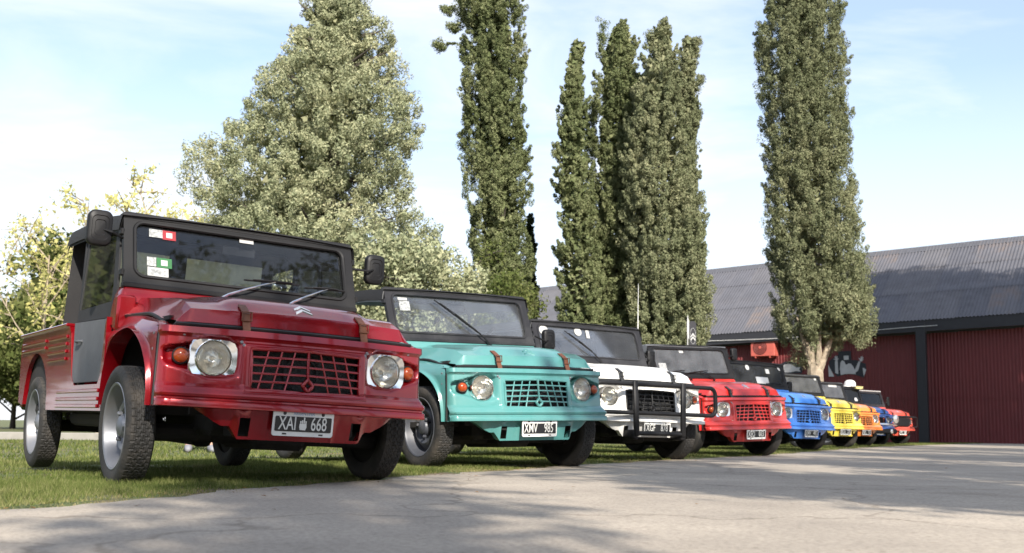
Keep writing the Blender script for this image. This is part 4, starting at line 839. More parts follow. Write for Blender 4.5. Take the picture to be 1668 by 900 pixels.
cypress('broad tall cypress standing apart at the right in front of the red shed', [(-330, 1270, 1318), (-200, 1258, 1338), (-100, 1252, 1350), (0, 1250, 1360), (60, 1242, 1368), (130, 1242, 1368), (200, 1250, 1376), (300, 1253, 1384), (400, 1259, 1396), (450, 1262, 1404), (500, 1264, 1414), (540, 1266, 1412), (558, 1284, 1372)], 32, M['cyp2'], 3, 1.15, extra=((1385, 540, 1414, 545, .22), (1290, 575, 1320, 590, .2)), crown_floor=3.0)
cypress('tall narrow cypress standing alone right of the big cedar', [(-260, 770, 800), (-120, 755, 832), (0, 745, 846), (60, 752, 853), (90, 752, 855), (140, 758, 850), (190, 757, 852), (230, 752, 856), (300, 760, 861), (345, 764, 860), (400, 764, 864), (470, 762, 866), (510, 764, 868)], 30, M['cyp'], 5, 1.15, extra=((745, 18, 722, 14, .10), (750, 42, 734, 46, .13), (742, 70, 728, 71, .02), (724, 76, 710, 74, .13)))
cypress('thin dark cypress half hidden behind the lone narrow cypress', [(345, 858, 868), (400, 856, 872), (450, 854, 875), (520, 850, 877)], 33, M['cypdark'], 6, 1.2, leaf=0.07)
cypress('slim pointed cypress, leftmost of the clump in the middle', [(58, 940, 945), (80, 930, 950), (110, 922, 951), (160, 912, 955), (220, 903, 962), (300, 902, 968), (380, 905, 975), (450, 905, 985), (530, 908, 985)], 29, M['cyp'], 7, 1.1)
cypress('pale green twin topped cypress, second from the left in the middle clump', [(30, 1010, 1018), (60, 985, 1036), (90, 972, 1044), (140, 962, 1052), (220, 956, 1056), (300, 955, 1060), (400, 950, 1060), (520, 950, 1060)], 30.5, M['cyp'], 8, 1.1, extra=((975, 80, 983, 40, .12),))
cypress('knobbly cypress with several ragged tops in the middle clump', [(38, 1072, 1084), (60, 1058, 1098), (90, 1054, 1104), (120, 1035, 1106), (200, 1022, 1118), (300, 1018, 1132), (400, 1022, 1148), (470, 1030, 1155), (545, 1030, 1152)], 29, M['cyp2'], 9, 1.15, extra=((1060, 85, 1058, 55, .13), (1084, 60, 1082, 36, .10)))
cypress('ragged cypress with two dark finger tops at the right of the middle clump', [(52, 1119, 1124), (75, 1110, 1134), (100, 1104, 1136), (150, 1098, 1140), (220, 1095, 1138), (300, 1098, 1140), (380, 1100, 1150), (545, 1100, 1154)], 30.2, M['cyp2'], 10, 1.1, extra=((1128, 110, 1137, 60, .10), (1130, 150, 1142, 124, .10), (1132, 200, 1139, 180, .10)))

def cedar(label, Y):
    g = np.random.default_rng(21)
    OUT = [(-120, 548, 560), (-60, 520, 590), (0, 492, 608), (40, 478, 622), (80, 450, 648), (120, 425, 668), (150, 405, 678), (200, 388, 694), (235, 345, 690), (270, 325, 684), (310, 314, 664), (340, 314, 662), (370, 318, 690), (410, 316, 716), (450, 330, 726), (500, 340, 720), (560, 360, 700)]
    pts = [(at(a, py, Y), at(b_, py, Y)) for py, a, b_ in OUT]; Z = np.array([p[0].z for p in pts])[::-1]; XL = np.array([p[0].x for p in pts])[::-1]; XR = np.array([p[1].x for p in pts])[::-1]
    tips = []                                        # bough tips spaced apart over the crown, so that dark hollows stay between them
    for _ in range(9000):
        z = g.uniform(Z[0], Z[-1]-.1); a = g.uniform(0, 2*PI); rad_ = float(np.interp(z, Z, (XR-XL)/2))
        if g.random() > rad_/2.6: continue
        lim = 0.25+0.17*min(1, rad_/2.2); depth = g.choice([1.03, 0.90, 0.72], p=[.55, .25, .20])*(1+0.09*math.sin(a*3+z*1.7)+0.05*math.sin(z*3.1+a)); k = max(rad_*depth-.18, .05)
        p_ = np.array([float(np.interp(z, Z, (XL+XR)/2))+k*math.cos(a), Y+k*math.sin(a)*.9, z])
        if all(np.sum((p_-q_[0])**2) > lim*lim for q_ in tips): tips.append((p_, a, lim))
    n = len(tips); nc = 8; cent = np.array([t_[0] for t_ in tips]); ph = np.array([t_[1] for t_ in tips]); sc = np.repeat(np.array([t_[2] for t_ in tips])*g.uniform(.75, 1.2, n), nc); cx = np.interp(cent[:, 2], Z, (XL+XR)/2)
    o2 = np.repeat(np.stack([np.cos(ph), np.sin(ph), 0*ph], 1), nc, 0); tang = np.stack([-o2[:, 1], o2[:, 0], 0*o2[:, 0]], 1)
    c2 = np.repeat(cent, nc, 0)+tang*(g.normal(0, .30, n*nc)*sc)[:, None]+o2*(g.uniform(-.75, .25, n*nc)*sc)[:, None]+np.array([0, 0, 1.0])*(g.normal(0.06, .24, n*nc)*sc)[:, None]
    r2 = sc*g.uniform(0.20, 0.36, n*nc); a2 = o2*0.7+np.array([0, 0, .8])+g.normal(0, .3, (n*nc, 3)); a2 /= np.linalg.norm(a2, axis=1)[:, None]
    V = leaves(c2, r2, 62, 0.054, a2, 1.3, 22, 0.62, 0.55)
    m3 = 9000; z3 = g.uniform(Z[0], Z[-1]-.4, m3); p3 = g.uniform(0, 2*PI, m3); k3 = np.interp(z3, Z, (XR-XL)/2)*g.uniform(.05, .45, m3)
    V = np.concatenate([V, leaves(np.stack([np.interp(z3, Z, (XL+XR)/2)+k3*np.cos(p3), Y+k3*np.sin(p3), z3], 1), np.full(m3, .08), 2, .14, None, 1, 23, .2, .9)])
    base = Vector((float(cx.mean()), Y, lawn_z(cx.mean(), Y)-0.05)); t_ = thing('cedar_tree', label, 'tree', base); tri_object('crown', V-np.array(list(base)), M['cedar'], t_)
    tb = MB(); zt = Z[-1]-base.z; tx = float((XL[-1]+XR[-1])/2)-base.x
    tb.tube([(0, 0, 0), (0, 0, .6), (tx*.3, 0, zt*.35), (tx*.7, 0, zt*.7), (tx, 0, zt*.98)], [.48, .36, .27, .15, .03], 12)
    for i in range(60):
        z = g.uniform(.14, .95)*zt; a = g.uniform(0, 2*PI); l_ = float(np.interp(z+base.z, Z, (XR-XL)/2))*0.85; c0 = Vector((tx*z/zt, 0, z)); c1 = Vector((float(np.interp(z+base.z, Z, (XL+XR)/2))-base.x, 0, z))
        tb.tube([c0, (c0+c1)/2+Vector((math.cos(a)*l_*.5, math.sin(a)*l_*.5, .15)), c1+Vector((math.cos(a)*l_, math.sin(a)*l_*.9, .35))], [.09, .05, .012], 6)
    tb.build('trunk', M['barkdark'], t_)
cedar('big conical grey green cedar filling the sky behind the ruby red car', 23)

def loose_tree(name, label, base, hgt, crown, m_, seed, nb=9, leaf=0.09, per=26, trunk_r=0.13, clump=0.24, group=None, bark='barkdark', lean=0.0, sub=7, droop=0.0):
    # open crown: limbs, branches, twigs with leaves set along the twigs; crown = (radius, lowest height share)
    g = random.Random(seed); base = Vector(base); t_ = thing(name, label, 'tree', base, 0, group); tb = MB(); cent = []
    top = Vector((lean*hgt, 0, hgt*0.75)); tb.tube([(0, 0, -.05), (0, 0, .4), (lean*hgt*.3, 0, hgt*.35), top], [trunk_r*1.4, trunk_r, trunk_r*.75, trunk_r*.3], 10)
    for i in range(nb):
        f_ = crown[1]+(1-crown[1])*(i+.5)/nb; z = hgt*f_*0.75; a = i*2.4+g.uniform(-.5, .5); l_ = crown[0]*(1.1-0.55*f_)*g.uniform(.75, 1.15); c0 = Vector((lean*z, 0, z))
        e = c0+Vector((math.cos(a)*l_, math.sin(a)*l_, hgt*.25*g.uniform(.5, 1.1)-droop)); md = (c0+e)/2+Vector((g.uniform(-.2, .2), g.uniform(-.2, .2), g.uniform(0, .35)))
        tb.tube([c0, md, e], [trunk_r*.42, trunk_r*.25, .012], 6)
        for j in range(sub):
            s_ = g.uniform(.25, 1.0); p0 = c0.lerp(md, s_*2) if s_ < .5 else md.lerp(e, s_*2-1); d = Vector((g.gauss(0, 1), g.gauss(0, 1), g.gauss(.5, .7))).normalized()*crown[0]*g.uniform(.2, .5); tb.tube([p0, p0+d*.5+Vector((0, 0, .05)), p0+d], [.022, .014, .005], 5, caps=False)
            for q in range(6): cent.append(p0+d*g.uniform(.3, 1.1)+Vector((g.gauss(0, .12), g.gauss(0, .12), g.gauss(0, .12))))
    tb.build('trunk', M[bark], t_); cc = np.array([list(p) for p in cent]); tri_object('crown', leaves(cc, np.full(len(cc), clump), per, leaf, None, 1, seed, .15, .8), m_, t_); return t_
YT = 'thin yellow leaved trees on the left'
for i, (px, Y_, h_, r_, lab) in enumerate(((235, 27, 6.6, 1.9, 'yellow leaved thin tree rising above the ruby red car left of the cedar'), (160, 30, 6.8, 2.1, 'yellow leaved thin tree left of the one above the ruby red car roof corner'), (60, 33, 7.0, 2.3, 'yellow leaved thin tree at the far left edge'), (300, 31, 6.6, 1.9, 'yellow leaved thin tree closest to the cedar, partly behind it'))):
    b_ = at(px, 700, Y_); loose_tree('yellow_tree', lab, (b_.x, Y_, lawn_z(b_.x, Y_)), h_, (r_, .30), M['yellowleaf'], 40+i, 10, 0.11, 5, .06, .20, YT, 'bark', 0, 6)
b_ = at(742, 600, 25); loose_tree('small_tree', 'small sparse tree with a bent dark bough between the cedar and the lone cypress', (b_.x, 25, lawn_z(b_.x, 25)), 4.6, (1.15, .35), M['greenleaf'], 51, 9, .06, 14, .10, .17, None, 'barkdark', 0.03, 6)
b_ = at(800, 600, 24); loose_tree('bush', 'bright green bush at the foot of the lone cypress', (b_.x, 24, lawn_z(b_.x, 24)), 3.7, (1.3, .2), M['greenleaf'], 52, 12, .07, 30, .06, .25)
b_ = at(668, 600, 21); loose_tree('bush', 'yellowish green bush under the right side of the cedar', (b_.x, 21, lawn_z(b_.x, 21)), 4.3, (1.5, .15), M['cedar'], 53, 13, .075, 40, .07, .26)
for i, (px, Y_, h_, lab) in enumerate(((1470, 60, 4, 'a'), (20, 44, 5.4, 'rounded green bush beyond the lawn at the far left'), (110, 46, 4.6, 'low green bush beyond the lawn behind the yellow trees'), (250, 47, 5.0, 'dense green bush beyond the lawn left of the cedar trunk'), (420, 45, 4.4, 'wide green bush seen behind the cedar trunk'), (600, 44, 4.8, 'green bush seen under the cedar behind the teal car'), (740, 46, 4.4, 'green bush far behind the small bent tree'))):
    if len(lab) < 2: continue
    b_ = at(px, 700, Y_); loose_tree('bush', lab, (b_.x, Y_, lawn_z(b_.x, Y_)-.1), h_, (3.4, .08), M['greenleaf'], 60+i, 16, .16, 34, .10, .5, 'bushes beyond the lawn')
for i, (x, y) in enumerate(((-17, 22), (-23, 29), (-31, 20), (-36, 34), (-15, 40))):  # trees added for the ruby red flank to reflect instead of bright sky
    lab = ('added rounded leafy tree on the lawn nearest the left side of the ruby red car', 'added leafy tree left of the frame behind the nearest lawn tree', 'added leafy tree farthest out on the left lawn', 'tallest added leafy tree in the left distance', 'added leafy tree behind the yellow trees at the far left')[i]
    loose_tree('tree', lab, (x, y, lawn_z(x, y)-.05), (7, 8, 9, 12, 7)[i], (3.4, .12), M['greenleaf'], 150+i, 16, .22, 24, .22, .55, 'added leafy trees on the left lawn')
# tall trees behind the photographer: they shade the driveway and show in the paintwork
ST = 'shade trees behind the camera'
M['shadeleaf'] = leaf_mat('shade_leaf', (0.04, 0.065, 0.02), (0.08, 0.11, 0.035), (0.14, 0.16, 0.06), 0.35, 0.8)
for i, (x, y, h_, r_, lab, dn) in enumerate(((4.9, -4.0, 10, 1.6, 'slender open tree straight behind the camera', 7), (7.3, -2.0, 10.5, 1.8, 'slender open tree a step right of the camera', 7), (10.2, 0.4, 11, 2.0, 'slender open tree beside the driveway right of the camera', 8), (3.0, -8.9, 12, 1.0, 'small sparse tree behind the camera to the left', 2), (12.0, -3.5, 17, 4.0, 'tall open crowned tree to the right behind the camera', 8), (16.5, 1.5, 18, 4.2, 'tall open crowned tree at the right end of the shade trees', 12))):
    loose_tree('shade_tree', lab, (x, y, 0.0), h_, (r_, .60), M['shadeleaf'], 80+i, 15, .17, dn, .28, .42, ST, 'barkdark', 0, 9)
for i, x in enumerate((-22, -12, -3, 6, 15, 25, 36)):  # belt added out of view so the paintwork reflects dark trees, not sky
    lab = 'leafy tree in the unseen belt added far behind the camera, '+('first', 'second', 'third', 'fourth', 'fifth', 'sixth', 'seventh')[i]+' from the left'
    loose_tree('tree', lab, (x, -34+rnd.uniform(-3, 3), 0), rnd.uniform(11, 14), (5.0, .12), M['shadeleaf'], 120+i, 18, .3, 16, .55, .8, 'unseen trees added far behind the camera')
cypx = thing('shade_tree', 'dense tall tree right of the frame that shades the shed wall', 'tree', (20.5, 21.5, 0)); g = np.random.default_rng(91); n = 1500
zz = g.uniform(6, 21, n); ph = g.uniform(0, 2*PI, n); rr = np.interp(zz, [6, 9, 15, 21], [2.2, 5.2, 5.0, .8])*g.choice([1, .8, .55, .3], n); cc = np.stack([rr*np.cos(ph), rr*np.sin(ph), zz], 1)
tri_object('crown', leaves(cc, g.uniform(.5, .9, n), 46, .24, None, 1, 92, .2, .8), M['shadeleaf'], cypx); MB().tube([(0, 0, -.05), (0, 0, 3), (.2, 0, 9), (.1, 0, 20)], [.5, .36, .26, .05], 10).build('trunk', M['barkdark'], cypx)

# ------------------------------------------------------------------ the red shed
WD = Vector((-0.809, 0.588, 0)).normalized(); NN = Vector((-WD.y, WD.x, 0))
if NN.y > 0: NN = -NN
E0 = at(1508, 520, 40); DROP = -0.0276; SET = 0.55
def ez(t_): return E0.z+DROP*t_
r0, r1 = at(1508, 402, 43.6), at(1225, 430, 48.7)
RUN = 4.5
def ridge_z(t_):
    ta = (Vector((r0.x, r0.y, 0))-Vector((E0.x, E0.y, 0))).dot(WD); tb_ = (Vector((r1.x, r1.y, 0))-Vector((E0.x, E0.y, 0))).dot(WD)
    return r0.z+(r1.z-r0.z)*(t_-ta)/(tb_-ta)
RISE = (ridge_z(0)-ez(0)+ridge_z(10)-ez(10))/2
shed_o = Vector((E0.x, E0.y, 0))
shed = thing('shed', 'long red corrugated shed with a dark corrugated roof behind the cypresses', 'building', shed_o, 0)
RM = Matrix((( -WD.x, -NN.x, 0, 0), (-WD.y, -NN.y, 0, 0), (0, 0, 1, 0), (0, 0, 0, 1)))     # local x to the viewer's right along the wall, y into the building
def sp(name, me, m_, loc=(0, 0, 0), par=None): o = obj(name, me, m_, par or shed); o.matrix_local = (RM @ Matrix.Translation(loc)) if par is None else Matrix.Translation(loc); return o
def corr(nm, w_, l0, l1, p, amp, fn):
    n = int(round(w_/p*6)); X = [w_*i/n for i in range(n+1)]; vs = []; fs = []
    for x in X:
        h_ = amp*math.cos(2*PI*x/p)
        vs += [fn(x, l0, h_), fn(x, l1, h_), fn(x, l0, h_-0.004), fn(x, l1, h_-0.004)]
    for i in range(n): a = i*4; b_ = a+4; fs += [(a, b_, b_+1, a+1), (a+2, a+3, b_+3, b_+2), (a, a+2, b_+2, b_), (a+1, b_+1, b_+3, a+3)]
    return MB().add(vs, fs).mesh(nm, 60)
RFM = [mat('roof_iron_%s' % k, c_, 0.5, metal=0.35, var=0.14, scale=1.2, dirt=d_, dscale=1.1, damt=a_) for k, c_, d_, a_ in (('slate', (0.125, 0.125, 0.14), (0.075, 0.07, 0.075), .6), ('dull', (0.135, 0.132, 0.142), (0.085, 0.08, 0.08), .6), ('rusty', (0.13, 0.128, 0.14), (0.22, 0.14, 0.085), .6), ('dark', (0.112, 0.112, 0.126), (0.065, 0.065, 0.07), .6))]
SW = 1.02; up_ = Vector((0, RUN, RISE)); sl = up_.length; uu = up_.normalized(); un = Vector((0, -uu.z, uu.y))
rows_ = ((0.0, 0.36, 0.0), (0.345, 0.70, 0.012), (0.685, 1.0, 0.024))
for ri, (a, b_, lift) in enumerate(rows_):
    me = corr('roof_sheet', SW+0.03, a*sl, b_*sl, 0.128, 0.022, lambda x, l_, h_: tuple(Vector((x, 0, 0))+uu*l_+un*(h_+lift)))
    for i in range(-40, 16):
        x = i*SW; o = sp('roof_sheet', me, rnd.choices(RFM, (5, 4, 1.2, 2))[0], (x, 0, ez(-x)+0.003*((i+ri) % 2)))
        o.matrix_local = RM @ Matrix.Translation((x, 0, ez(-x)+0.003*((i+ri) % 2))) @ Matrix(((1, 0, 0, 0), (0, 1, 0, 0), (-DROP, 0, 1, 0), (0, 0, 0, 1)))
X0, X1 = -40.8, 16.3
def strip(nm, m_, poly, x0=X0, x1=X1, dz=True):
    return sp(nm, MB().prism(poly, lambda a, b_, x: (x, a, b_+(ez(-x) if dz else 0)), x0, x1).mesh(nm), m_)
M['trim'] = mat('dark_trim', (0.022, 0.023, 0.028), 0.55); M['ridge'] = mat('ridge_iron', (0.12, 0.12, 0.13), 0.5, metal=0.3)
strip('ridge_cap', M['ridge'], [(RUN-.32, RISE-.18), (RUN, RISE+.07), (RUN+.32, RISE-.18), (RUN+.3, RISE-.2), (RUN, RISE+.04), (RUN-.3, RISE-.2)])
strip('back_roof', RFM[0], [(RUN, RISE-.02), (2*RUN, -.02), (2*RUN, -.06), (RUN, RISE-.06)])
strip('fascia', M['trim'], [(0.03, -0.03), (0.06, -0.03), (0.06, -0.42), (0.03, -0.42)])
strip('soffit', M['trim'], [(0.06, -0.38), (SET+0.02, -0.38), (SET+0.02, -0.41), (0.06, -0.41)])
M['redwall'] = mat('red_corrugated_paint', (0.14, 0.016, 0.018), 0.5, var=0.15, scale=1.5, dirt=(0.09, 0.02, 0.02), damt=0.5, dscale=1.5)
pw = 0.96; wm = corr('wall_panel', pw+0.02, -0.5, 3.95, 0.12, 0.014, lambda x, l_, h_: (x, SET-h_, l_))
for i in range(-42, 17): x = i*pw; sp('wall_panel', wm, M['redwall'], (x, 0.003*(i % 2), ez(-x)-4.40))
sp('wall_core', MB().box((-12, SET+2.0, 1.6), (56, 3.9, 4.0)).mesh('wall_core'), M['trim'])
sp('girt_line', MB().box((-12, SET-0.02, 1.62), (57, 0.012, 0.03)).mesh('girt_line'), M['redwall'])
def wallpt(px, py, off=0.02):
    d = (at(px, py, 1.0)-Vector((0, 0, H))); o_ = shed_o - NN*(SET-off)+Vector((0, 0, 0)); k = (o_-Vector((0, 0, H))).dot(NN)/d.dot(NN); return Vector((0, 0, H))+d*k
def local(v): q = v-shed_o; return (q.dot(-WD), q.dot(-NN), v.z)
q = local(wallpt(1503, 600)); sp('corner_post', MB().box((q[0]+0.10, 0.10, 2.15), (0.34, 0.20, 4.3), 0.01).mesh('corner_post'), M['trim'])
# heat pump on the wall
c0 = local(wallpt(1245, 566, 0.25)); ac = thing('air_conditioner', 'red painted air conditioner unit mounted high on the shed wall', 'air conditioner', wallpt(1245, 566, 0.25)); M['acred'] = mat('unit_red', (0.46, 0.10, 0.075), 0.5, var=0.1)
def ap(nm, g_, m_): o = g_.build(nm, m_, ac); o.matrix_local = RM; return o
ap('casing', MB().box((0, 0, 0), (1.0, 0.38, 0.70), 0.02), M['acred']); ap('fan_opening', MB().lathe([(0.0, -0.005), (0.28, -0.005), (0.29, 0.012), (0.265, 0.012), (0.262, 0.003), (0.0, 0.002)], (-0.10, -0.19, 0), (0, -1, 0), 32), mat('unit_dark_red', (0.10, 0.02, 0.018), 0.6))
ap('fan_grille', (lambda g_: [g_.tube([(-0.10+r_*math.cos(a), -0.205, r_*math.sin(a)) for a in np.linspace(0, 2*PI, 25)[:-1]], 0.006, 5, closed=True) for r_ in (.06, .12, .18, .24)] and g_.lathe([(0, .02), (.06, .016), (.065, 0)], (-.10, -.20, 0), (0, -1, 0), 16))(MB()), M['acred'])
ap('bracket', MB().box((-.3, 0.02, -.38), (.04, .42, .06)).box((.3, 0.02, -.38), (.04, .42, .06)), M['acred'])
# mural painted on the wall: flat shapes just proud of the sheets
mur = thing('mural', 'black and white mural of a figure with raised arms painted on the red shed wall', 'mural', wallpt(1380, 590, 0.03)); M['murblack'] = mat('mural_black', (0.018, 0.020, 0.028), 0.6); M['murwhite'] = mat('mural_white', (0.48, 0.48, 0.49), 0.6, var=0.08)
def flat(par, nm, pts, m_, off):
    P = [wallpt(a, b_, off)-par.location for a, b_ in pts]; Q = [p_-NN*0.004 for p_ in P]; n = len(P)
    return MB().add(P+Q, [tuple(range(n)), tuple(range(n, 2*n))[::-1]]+[(i, (i+1) % n, n+(i+1) % n, n+i) for i in range(n)]).build(nm, m_, par)
flat(mur, 'painted_ground', [(1350, 588), (1358, 582), (1366, 577), (1364, 572), (1386, 571), (1387, 586), (1396, 586), (1404, 590), (1410, 592), (1411, 601), (1407, 615), (1399, 612), (1384, 608), (1370, 611), (1364, 613), (1352, 601)], M['murblack'], 0.020)
def hand(cx, cy, ang, s_, k):
    flat(mur, 'painted_hand', [(cx+s_*2.2*math.cos(a), cy+s_*2.4*math.sin(a)) for a in np.linspace(0, 2*PI, 13)[:-1]], M['murwhite'], 0.026+k)
    for j, (da, l_) in enumerate(((-62, 3.6), (-22, 5.6), (0, 6.2), (20, 5.6), (62*1.15, 4.6))):
        a = R(ang+da); d = (math.cos(a), -math.sin(a)); n_ = (-d[1]*.62*s_, d[0]*.62*s_)
        flat(mur, 'painted_finger', [(cx+n_[0]+d[0]*s_, cy+n_[1]+d[1]*s_), (cx+n_[0]*.8+d[0]*l_*s_, cy+n_[1]*.8+d[1]*l_*s_), (cx-n_[0]*.8+d[0]*l_*s_, cy-n_[1]*.8+d[1]*l_*s_), (cx-n_[0]+d[0]*s_, cy-n_[1]+d[1]*s_)], M['murwhite'], 0.027+k+j*0.0012)
hand(1362.5, 585.5, 98, 1.05, 0); hand(1402.5, 586, 70, 1.05, 0)
flat(mur, 'painted_arm', [(1360, 588), (1364.5, 588), (1365.5, 609), (1360.5, 607)], M['murwhite'], 0.024); flat(mur, 'painted_arm', [(1398.5, 588), (1401.5, 589), (1398, 603), (1393, 607), (1392, 603)], M['murwhite'], 0.024)
flat(mur, 'painted_shirt', [(1369, 590), (1371.5, 586.5), (1375, 588), (1377, 592.5), (1379, 594), (1382, 591.5), (1386, 592), (1390, 597), (1393, 604), (1394, 609), (1384, 608.5), (1376, 609), (1369.5, 610.5), (1368, 600)], M['murwhite'], 0.0245)
flat(mur, 'painted_label', [(1374.2, 579.2), (1382.2, 578.8), (1382.4, 585.4), (1374.6, 586)], M['murwhite'], 0.0245); flat(mur, 'painted_ribbon', [(1405, 598), (1411, 601.5), (1407, 613)], M['murwhite'], 0.0245); flat(mur, 'painted_lapel', [(1349, 594), (1359, 613), (1350, 613)], M['murwhite'], 0.026)
mu2 = thing('mural', 'small white fish shaped mural on the red shed wall left of the broad cypress', 'mural', wallpt(1290, 600, 0.03))
flat(mu2, 'painted_outline', [(1268, 594), (1280, 588), (1296, 590), (1308, 598), (1306, 608), (1268, 608)], M['murblack'], 0.020); flat(mu2, 'painted_fish', [(1271, 598), (1278, 593.5), (1285, 592), (1291, 594), (1297, 598.5), (1304, 597.5), (1301.5, 601), (1304, 605), (1297, 604), (1288, 606), (1276, 606), (1271, 602)], M['murwhite'], 0.0245)
lamp = thing('wall_lamp', 'small white strip lamp under the eave at the left of the shed wall', 'lamp', wallpt(1160, 553, 0.12)); o = MB().box((0, 0, 0), (.42, .10, .09), .02).box((0, .07, 0), (.12, .06, .06)).build('lamp_body', M['paper'], lamp); o.matrix_local = RM
cab = tag(MB().tube([shed_o+NN*0.02*1+WD*t_+Vector((0, 0, ez(t_)-0.24-0.10*math.sin(t_*PI/10.0)**2)) for t_ in np.linspace(-0.4, 22, 60)], 0.012, 5).build('cable', M['platewhite']), 'thin pale cable sagging along the dark shed fascia', 'cable')

# ------------------------------------------------------------------ flag, cap, people
fp = at(1121, 700, 21); fx = fp.x; z1 = at(1121, 513, 21).z; fl = thing('banner_flag', 'black feather flag with white chevrons on a white pole behind the bright red car', 'flag', (fx, 21, lawn_z(fx, 21)))
MB().tube([(0, 0, -.1), (0, 0, 1.6), (0.0, 0, z1-.05)], [.018, .014, .008], 8).build('pole', M['paper'], fl)
zt, zb = at(1121, 524, 21).z, 0.9
cl = MB().add([(0.03, 0.0, zb), (0.17, 0.03, zb), (0.17, 0.04, zt-.02), (0.14, 0.03, zt+.02), (0.06, 0.01, zt+.02), (0.03, 0, zt-.03)]+[(0.03, 0.006, zb), (0.17, 0.036, zb), (0.17, 0.046, zt-.02), (0.14, 0.036, zt+.02), (0.06, 0.016, zt+.02), (0.03, 0.006, zt-.03)], [(0, 1, 2, 3, 4, 5), (11, 10, 9, 8, 7, 6)]+[(i, (i+1) % 6, 6+(i+1) % 6, 6+i) for i in range(6)]).build('flag_cloth', mat('flag_black', (0.02, 0.02, 0.025), 0.7), fl)
MB().add([(0.025, -.004, zt-.34), (-0.012, -.01, zt-.22), (-0.012, -.01, zt+.0), (0.0, -.006, z1), (0.03, 0, zt+.02)], [(0, 1, 2, 3, 4)]).prism([(0.0, 0), (0.01, 0), (0.01, .01)], lambda a, b_, t_: (a, -.005+b_, t_), zt-.3, z1).build('flag_edge', M['paper'], fl)
cm = MB(); zc = at(1126, 546, 21).z
for k in (0, .06):
    for sg in (-1, 1): cm.add([(0.10, .012-.012, zc+.05-k), (0.10+sg*.045, .012-.012+sg*.008, zc-.01-k), (0.10+sg*.045, sg*.008, zc-.045-k), (0.10, 0, zc+.01-k)], [(0, 1, 2, 3)])
for v_ in range(len(cm.v)): cm.v[v_] = (cm.v[v_][0], cm.v[v_][1]+0.004-0.012, cm.v[v_][2])
cm.tube([(0.10+.055*math.cos(a), 0.002+.012*math.cos(a), zc-.01+.15*math.sin(a)) for a in np.linspace(0, 2*PI, 25)[:-1]], .0035, 5, closed=True)
cm.build('chevron_mark', M['paper'], fl)
# white cap left on the wind-screen of the roofless blue car
cx_ = CARS['navy']; Bm = Matrix.Translation((cx_[0], cx_[1], cx_[5])) @ Matrix.Rotation(R(cx_[2]), 4, 'Z')
cp = thing('cap', 'white baseball cap lying on top of the roofless blue car windscreen', 'cap', Bm @ Vector((0.42, 1.16, 1.525)), R(35)); M['capwhite'] = mat('cap_cotton', (0.78, 0.77, 0.74), 0.85)
g = MB(); n = 24
prof = [(0.145, 0.0), (0.15, 0.04), (0.142, 0.09), (0.115, 0.135), (0.07, 0.16), (0.0, 0.168)]
g.lathe(prof, (0, 0, 0), (0, 0, 1), n, 1.15, 1.0); g.build('cap_crown', M['capwhite'], cp)
g = MB(); P = [(-0.12+0.0, -.11), (-.12, .11), (-.22, .10), (-.29, .06), (-.31, 0), (-.29, -.06), (-.22, -.10)]; g.prism(P, lambda a, b_, t_: (a, b_, 0.02+t_+0.25*(a+.12)*.3-2*b_*b_), -.004, .004); g.build('cap_peak', M['capwhite'], cp)
tag(MB().prism([(-.16, -.10), (.0, -.13), (.15, -.08), (.17, .05), (.06, .12), (-.12, .09)], lambda a, b_, t_: (a, b_, t_-0.9*abs(b_)**1.4), 0, .05).build('yellow_cloth', mat('yellow_cloth', (0.75, 0.62, 0.25), 0.8)), 'folded pale yellow cloth beside the white cap on the windscreen top', 'cloth')
bpy.data.objects['yellow_cloth'].matrix_world = Bm @ Matrix.Translation((0.66, 1.13, 1.51))

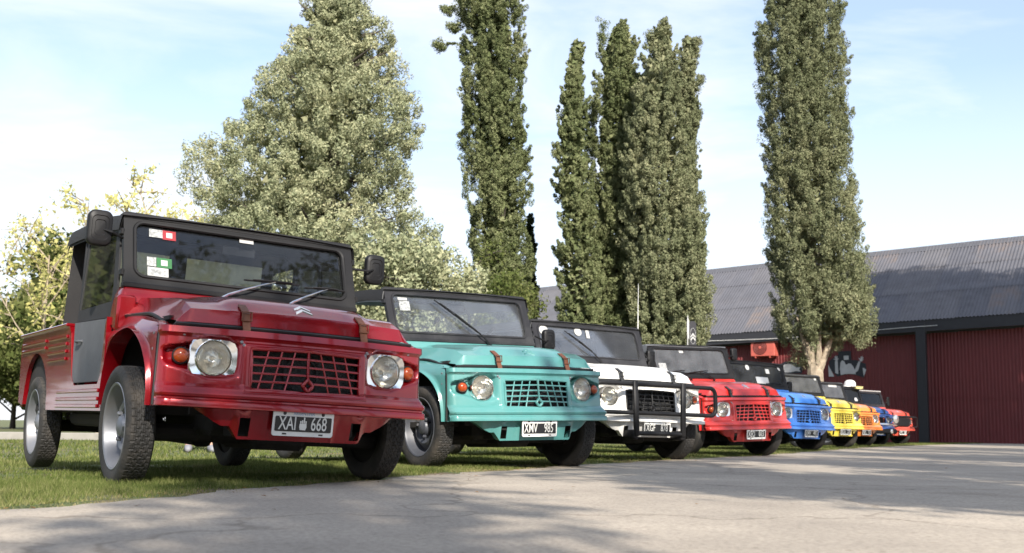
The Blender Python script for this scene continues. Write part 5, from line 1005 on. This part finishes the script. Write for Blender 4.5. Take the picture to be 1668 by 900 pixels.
def person(label, loc, rz, jean, shirt, shoe):
    t_ = thing('person', label, 'person', loc, rz)
    def skin(nm, V, E_, rad, m_, lev=2):
        me = bpy.data.meshes.new(nm); me.from_pydata(V, E_, []); o = bpy.data.objects.new(nm, me); C.objects.link(o)
        md = o.modifiers.new('s', 'SKIN'); 
        for i, r_ in enumerate(rad): o.data.skin_vertices[0].data[i].radius = (r_, r_) if not isinstance(r_, tuple) else r_
        o.data.skin_vertices[0].data[0].use_root = True; o.modifiers.new('d', 'SUBSURF').levels = lev; o.modifiers['d'].render_levels = lev
        dg = bpy.context.evaluated_depsgraph_get(); dg.update(); me2 = bpy.data.meshes.new_from_object(o.evaluated_get(dg)); bpy.data.objects.remove(o); me2.shade_smooth(); me2.materials.clear(); me2.materials.append(None); return obj(nm, me2, m_, t_)
    V = [(0, 0, .95), (0, 0, 1.15), (0, 0, 1.38), (0, 0, 1.50), (0, -.01, 1.60), (0, -.02, 1.70)]; E_ = [(0, 1), (1, 2), (2, 3), (3, 4), (4, 5)]; rd = [(.15, .11), (.14, .10), (.17, .11), .055, .085, .075]
    for sg in (-1, 1):
        b_ = len(V); V += [(sg*.18, 0, 1.42), (sg*.25, .02, 1.14), (sg*.24, -.06, .90), (sg*.235, -.09, .80)]; E_ += [(2, b_), (b_, b_+1), (b_+1, b_+2), (b_+2, b_+3)]; rd += [.055, .042, .03, .022]
        for f_ in range(4): q_ = len(V); x = sg*.235; V += [(x, -.09+.022*(f_-1.5), .755), (x-sg*.008, -.098+.02*(f_-1.5), .70-.006*abs(f_-1.5))]; E_ += [(b_+3, q_), (q_, q_+1)]; rd += [.0095, .007]
        q_ = len(V); V += [(sg*.225, -.128, .765)]; E_ += [(b_+3, q_)]; rd += [.009]
        b_ = len(V); V += [(sg*.10, 0, .86), (sg*.12, -.01, .48), (sg*.13, .01, .09), (sg*.135, -.12, .045)]; E_ += [(0, b_), (b_, b_+1), (b_+1, b_+2), (b_+2, b_+3)]; rd += [.09, .06, .045, .035]
    skin('body', V, E_, rd, mat('skin', (0.45, 0.27, 0.19), 0.55), 1)
    for sg in (-1, 1):
        skin('trouser_leg', [(sg*.09, 0, .95), (sg*.105, 0, .80), (sg*.12, -.01, .48), (sg*.13, .01, .12)], [(0, 1), (1, 2), (2, 3)], [.115, .105, .078, .075], jean, 2)
        skin('shoe', [(sg*.13, .05, .05), (sg*.13, -.03, .055), (sg*.14, -.13, .04), (sg*.145, -.19, .035)], [(0, 1), (1, 2), (2, 3)], [.05, .052, .048, .03], shoe, 2)
        skin('sleeve', [(sg*.15, 0, 1.44), (sg*.19, 0, 1.40), (sg*.235, .02, 1.20)], [(0, 1), (1, 2)], [.07, .072, .058], shirt, 2)
    skin('shirt', [(0, 0, .90), (0, 0, 1.12), (0, 0, 1.36), (0, 0, 1.47)], [(0, 1), (1, 2), (2, 3)], [(.175, .13), (.17, .125), (.20, .135), (.09, .08)], shirt, 2)
    h_ = MB().lathe([(0.0, .115), (.06, .10), (.098, .055), (.108, 0), (.10, -.05), (.085, -.07)], (0, .012, 1.70), (0, .25, 1), 20); h_.build('hair', mat('brown_hair', (0.05, 0.03, 0.02), .6), t_)
    for sg in (-1, 1): MB().lathe([(0, .008), (.012, .004), (.014, -.004)], (sg*.032, -.108, 1.68), (0, -1, 0), 10).build('eye', M['plateblack'], t_)
    MB().tube([(0, -.105, 1.68), (0, -.128, 1.645), (0, -.108, 1.635)], [.008, .015, .008], 6).build('nose', bpy.data.materials['skin'], t_)
    return t_
JE = mat('blue_denim', (0.09, 0.13, 0.26), .85, var=.25, scale=20); b_ = at(325, 733, 13.4)
person('person in blue jeans standing on the lawn behind the ruby red car', (b_.x, 13.4, lawn_z(b_.x, 13.4)), R(20), JE, mat('grey_shirt', (.22, .23, .25), .85), mat('grey_shoe', (.22, .22, .24), .7))
# low pale kerb at the far edge of the lawn
kb = thing('kerb', 'low pale concrete kerb along the far side of the lawn', 'kerb', (0, 0, 0)); M['kerb'] = mat('kerb_concrete', (.26, .245, .22), .9)
me = MB().box((0, 0, 0), (1.96, .22, .20), .015).mesh('kerb_block')
A_, D_ = Vector((-14, 16.5, 0)), Vector((.80, .60, 0))
for i in range(16):
    p_ = A_+D_*2.0*i; o = obj('kerb_block', me, M['kerb'], kb); o.location = (p_.x, p_.y, lawn_z(p_.x, p_.y)+.03); o.rotation_euler = (0, 0, math.atan2(D_.y, D_.x))
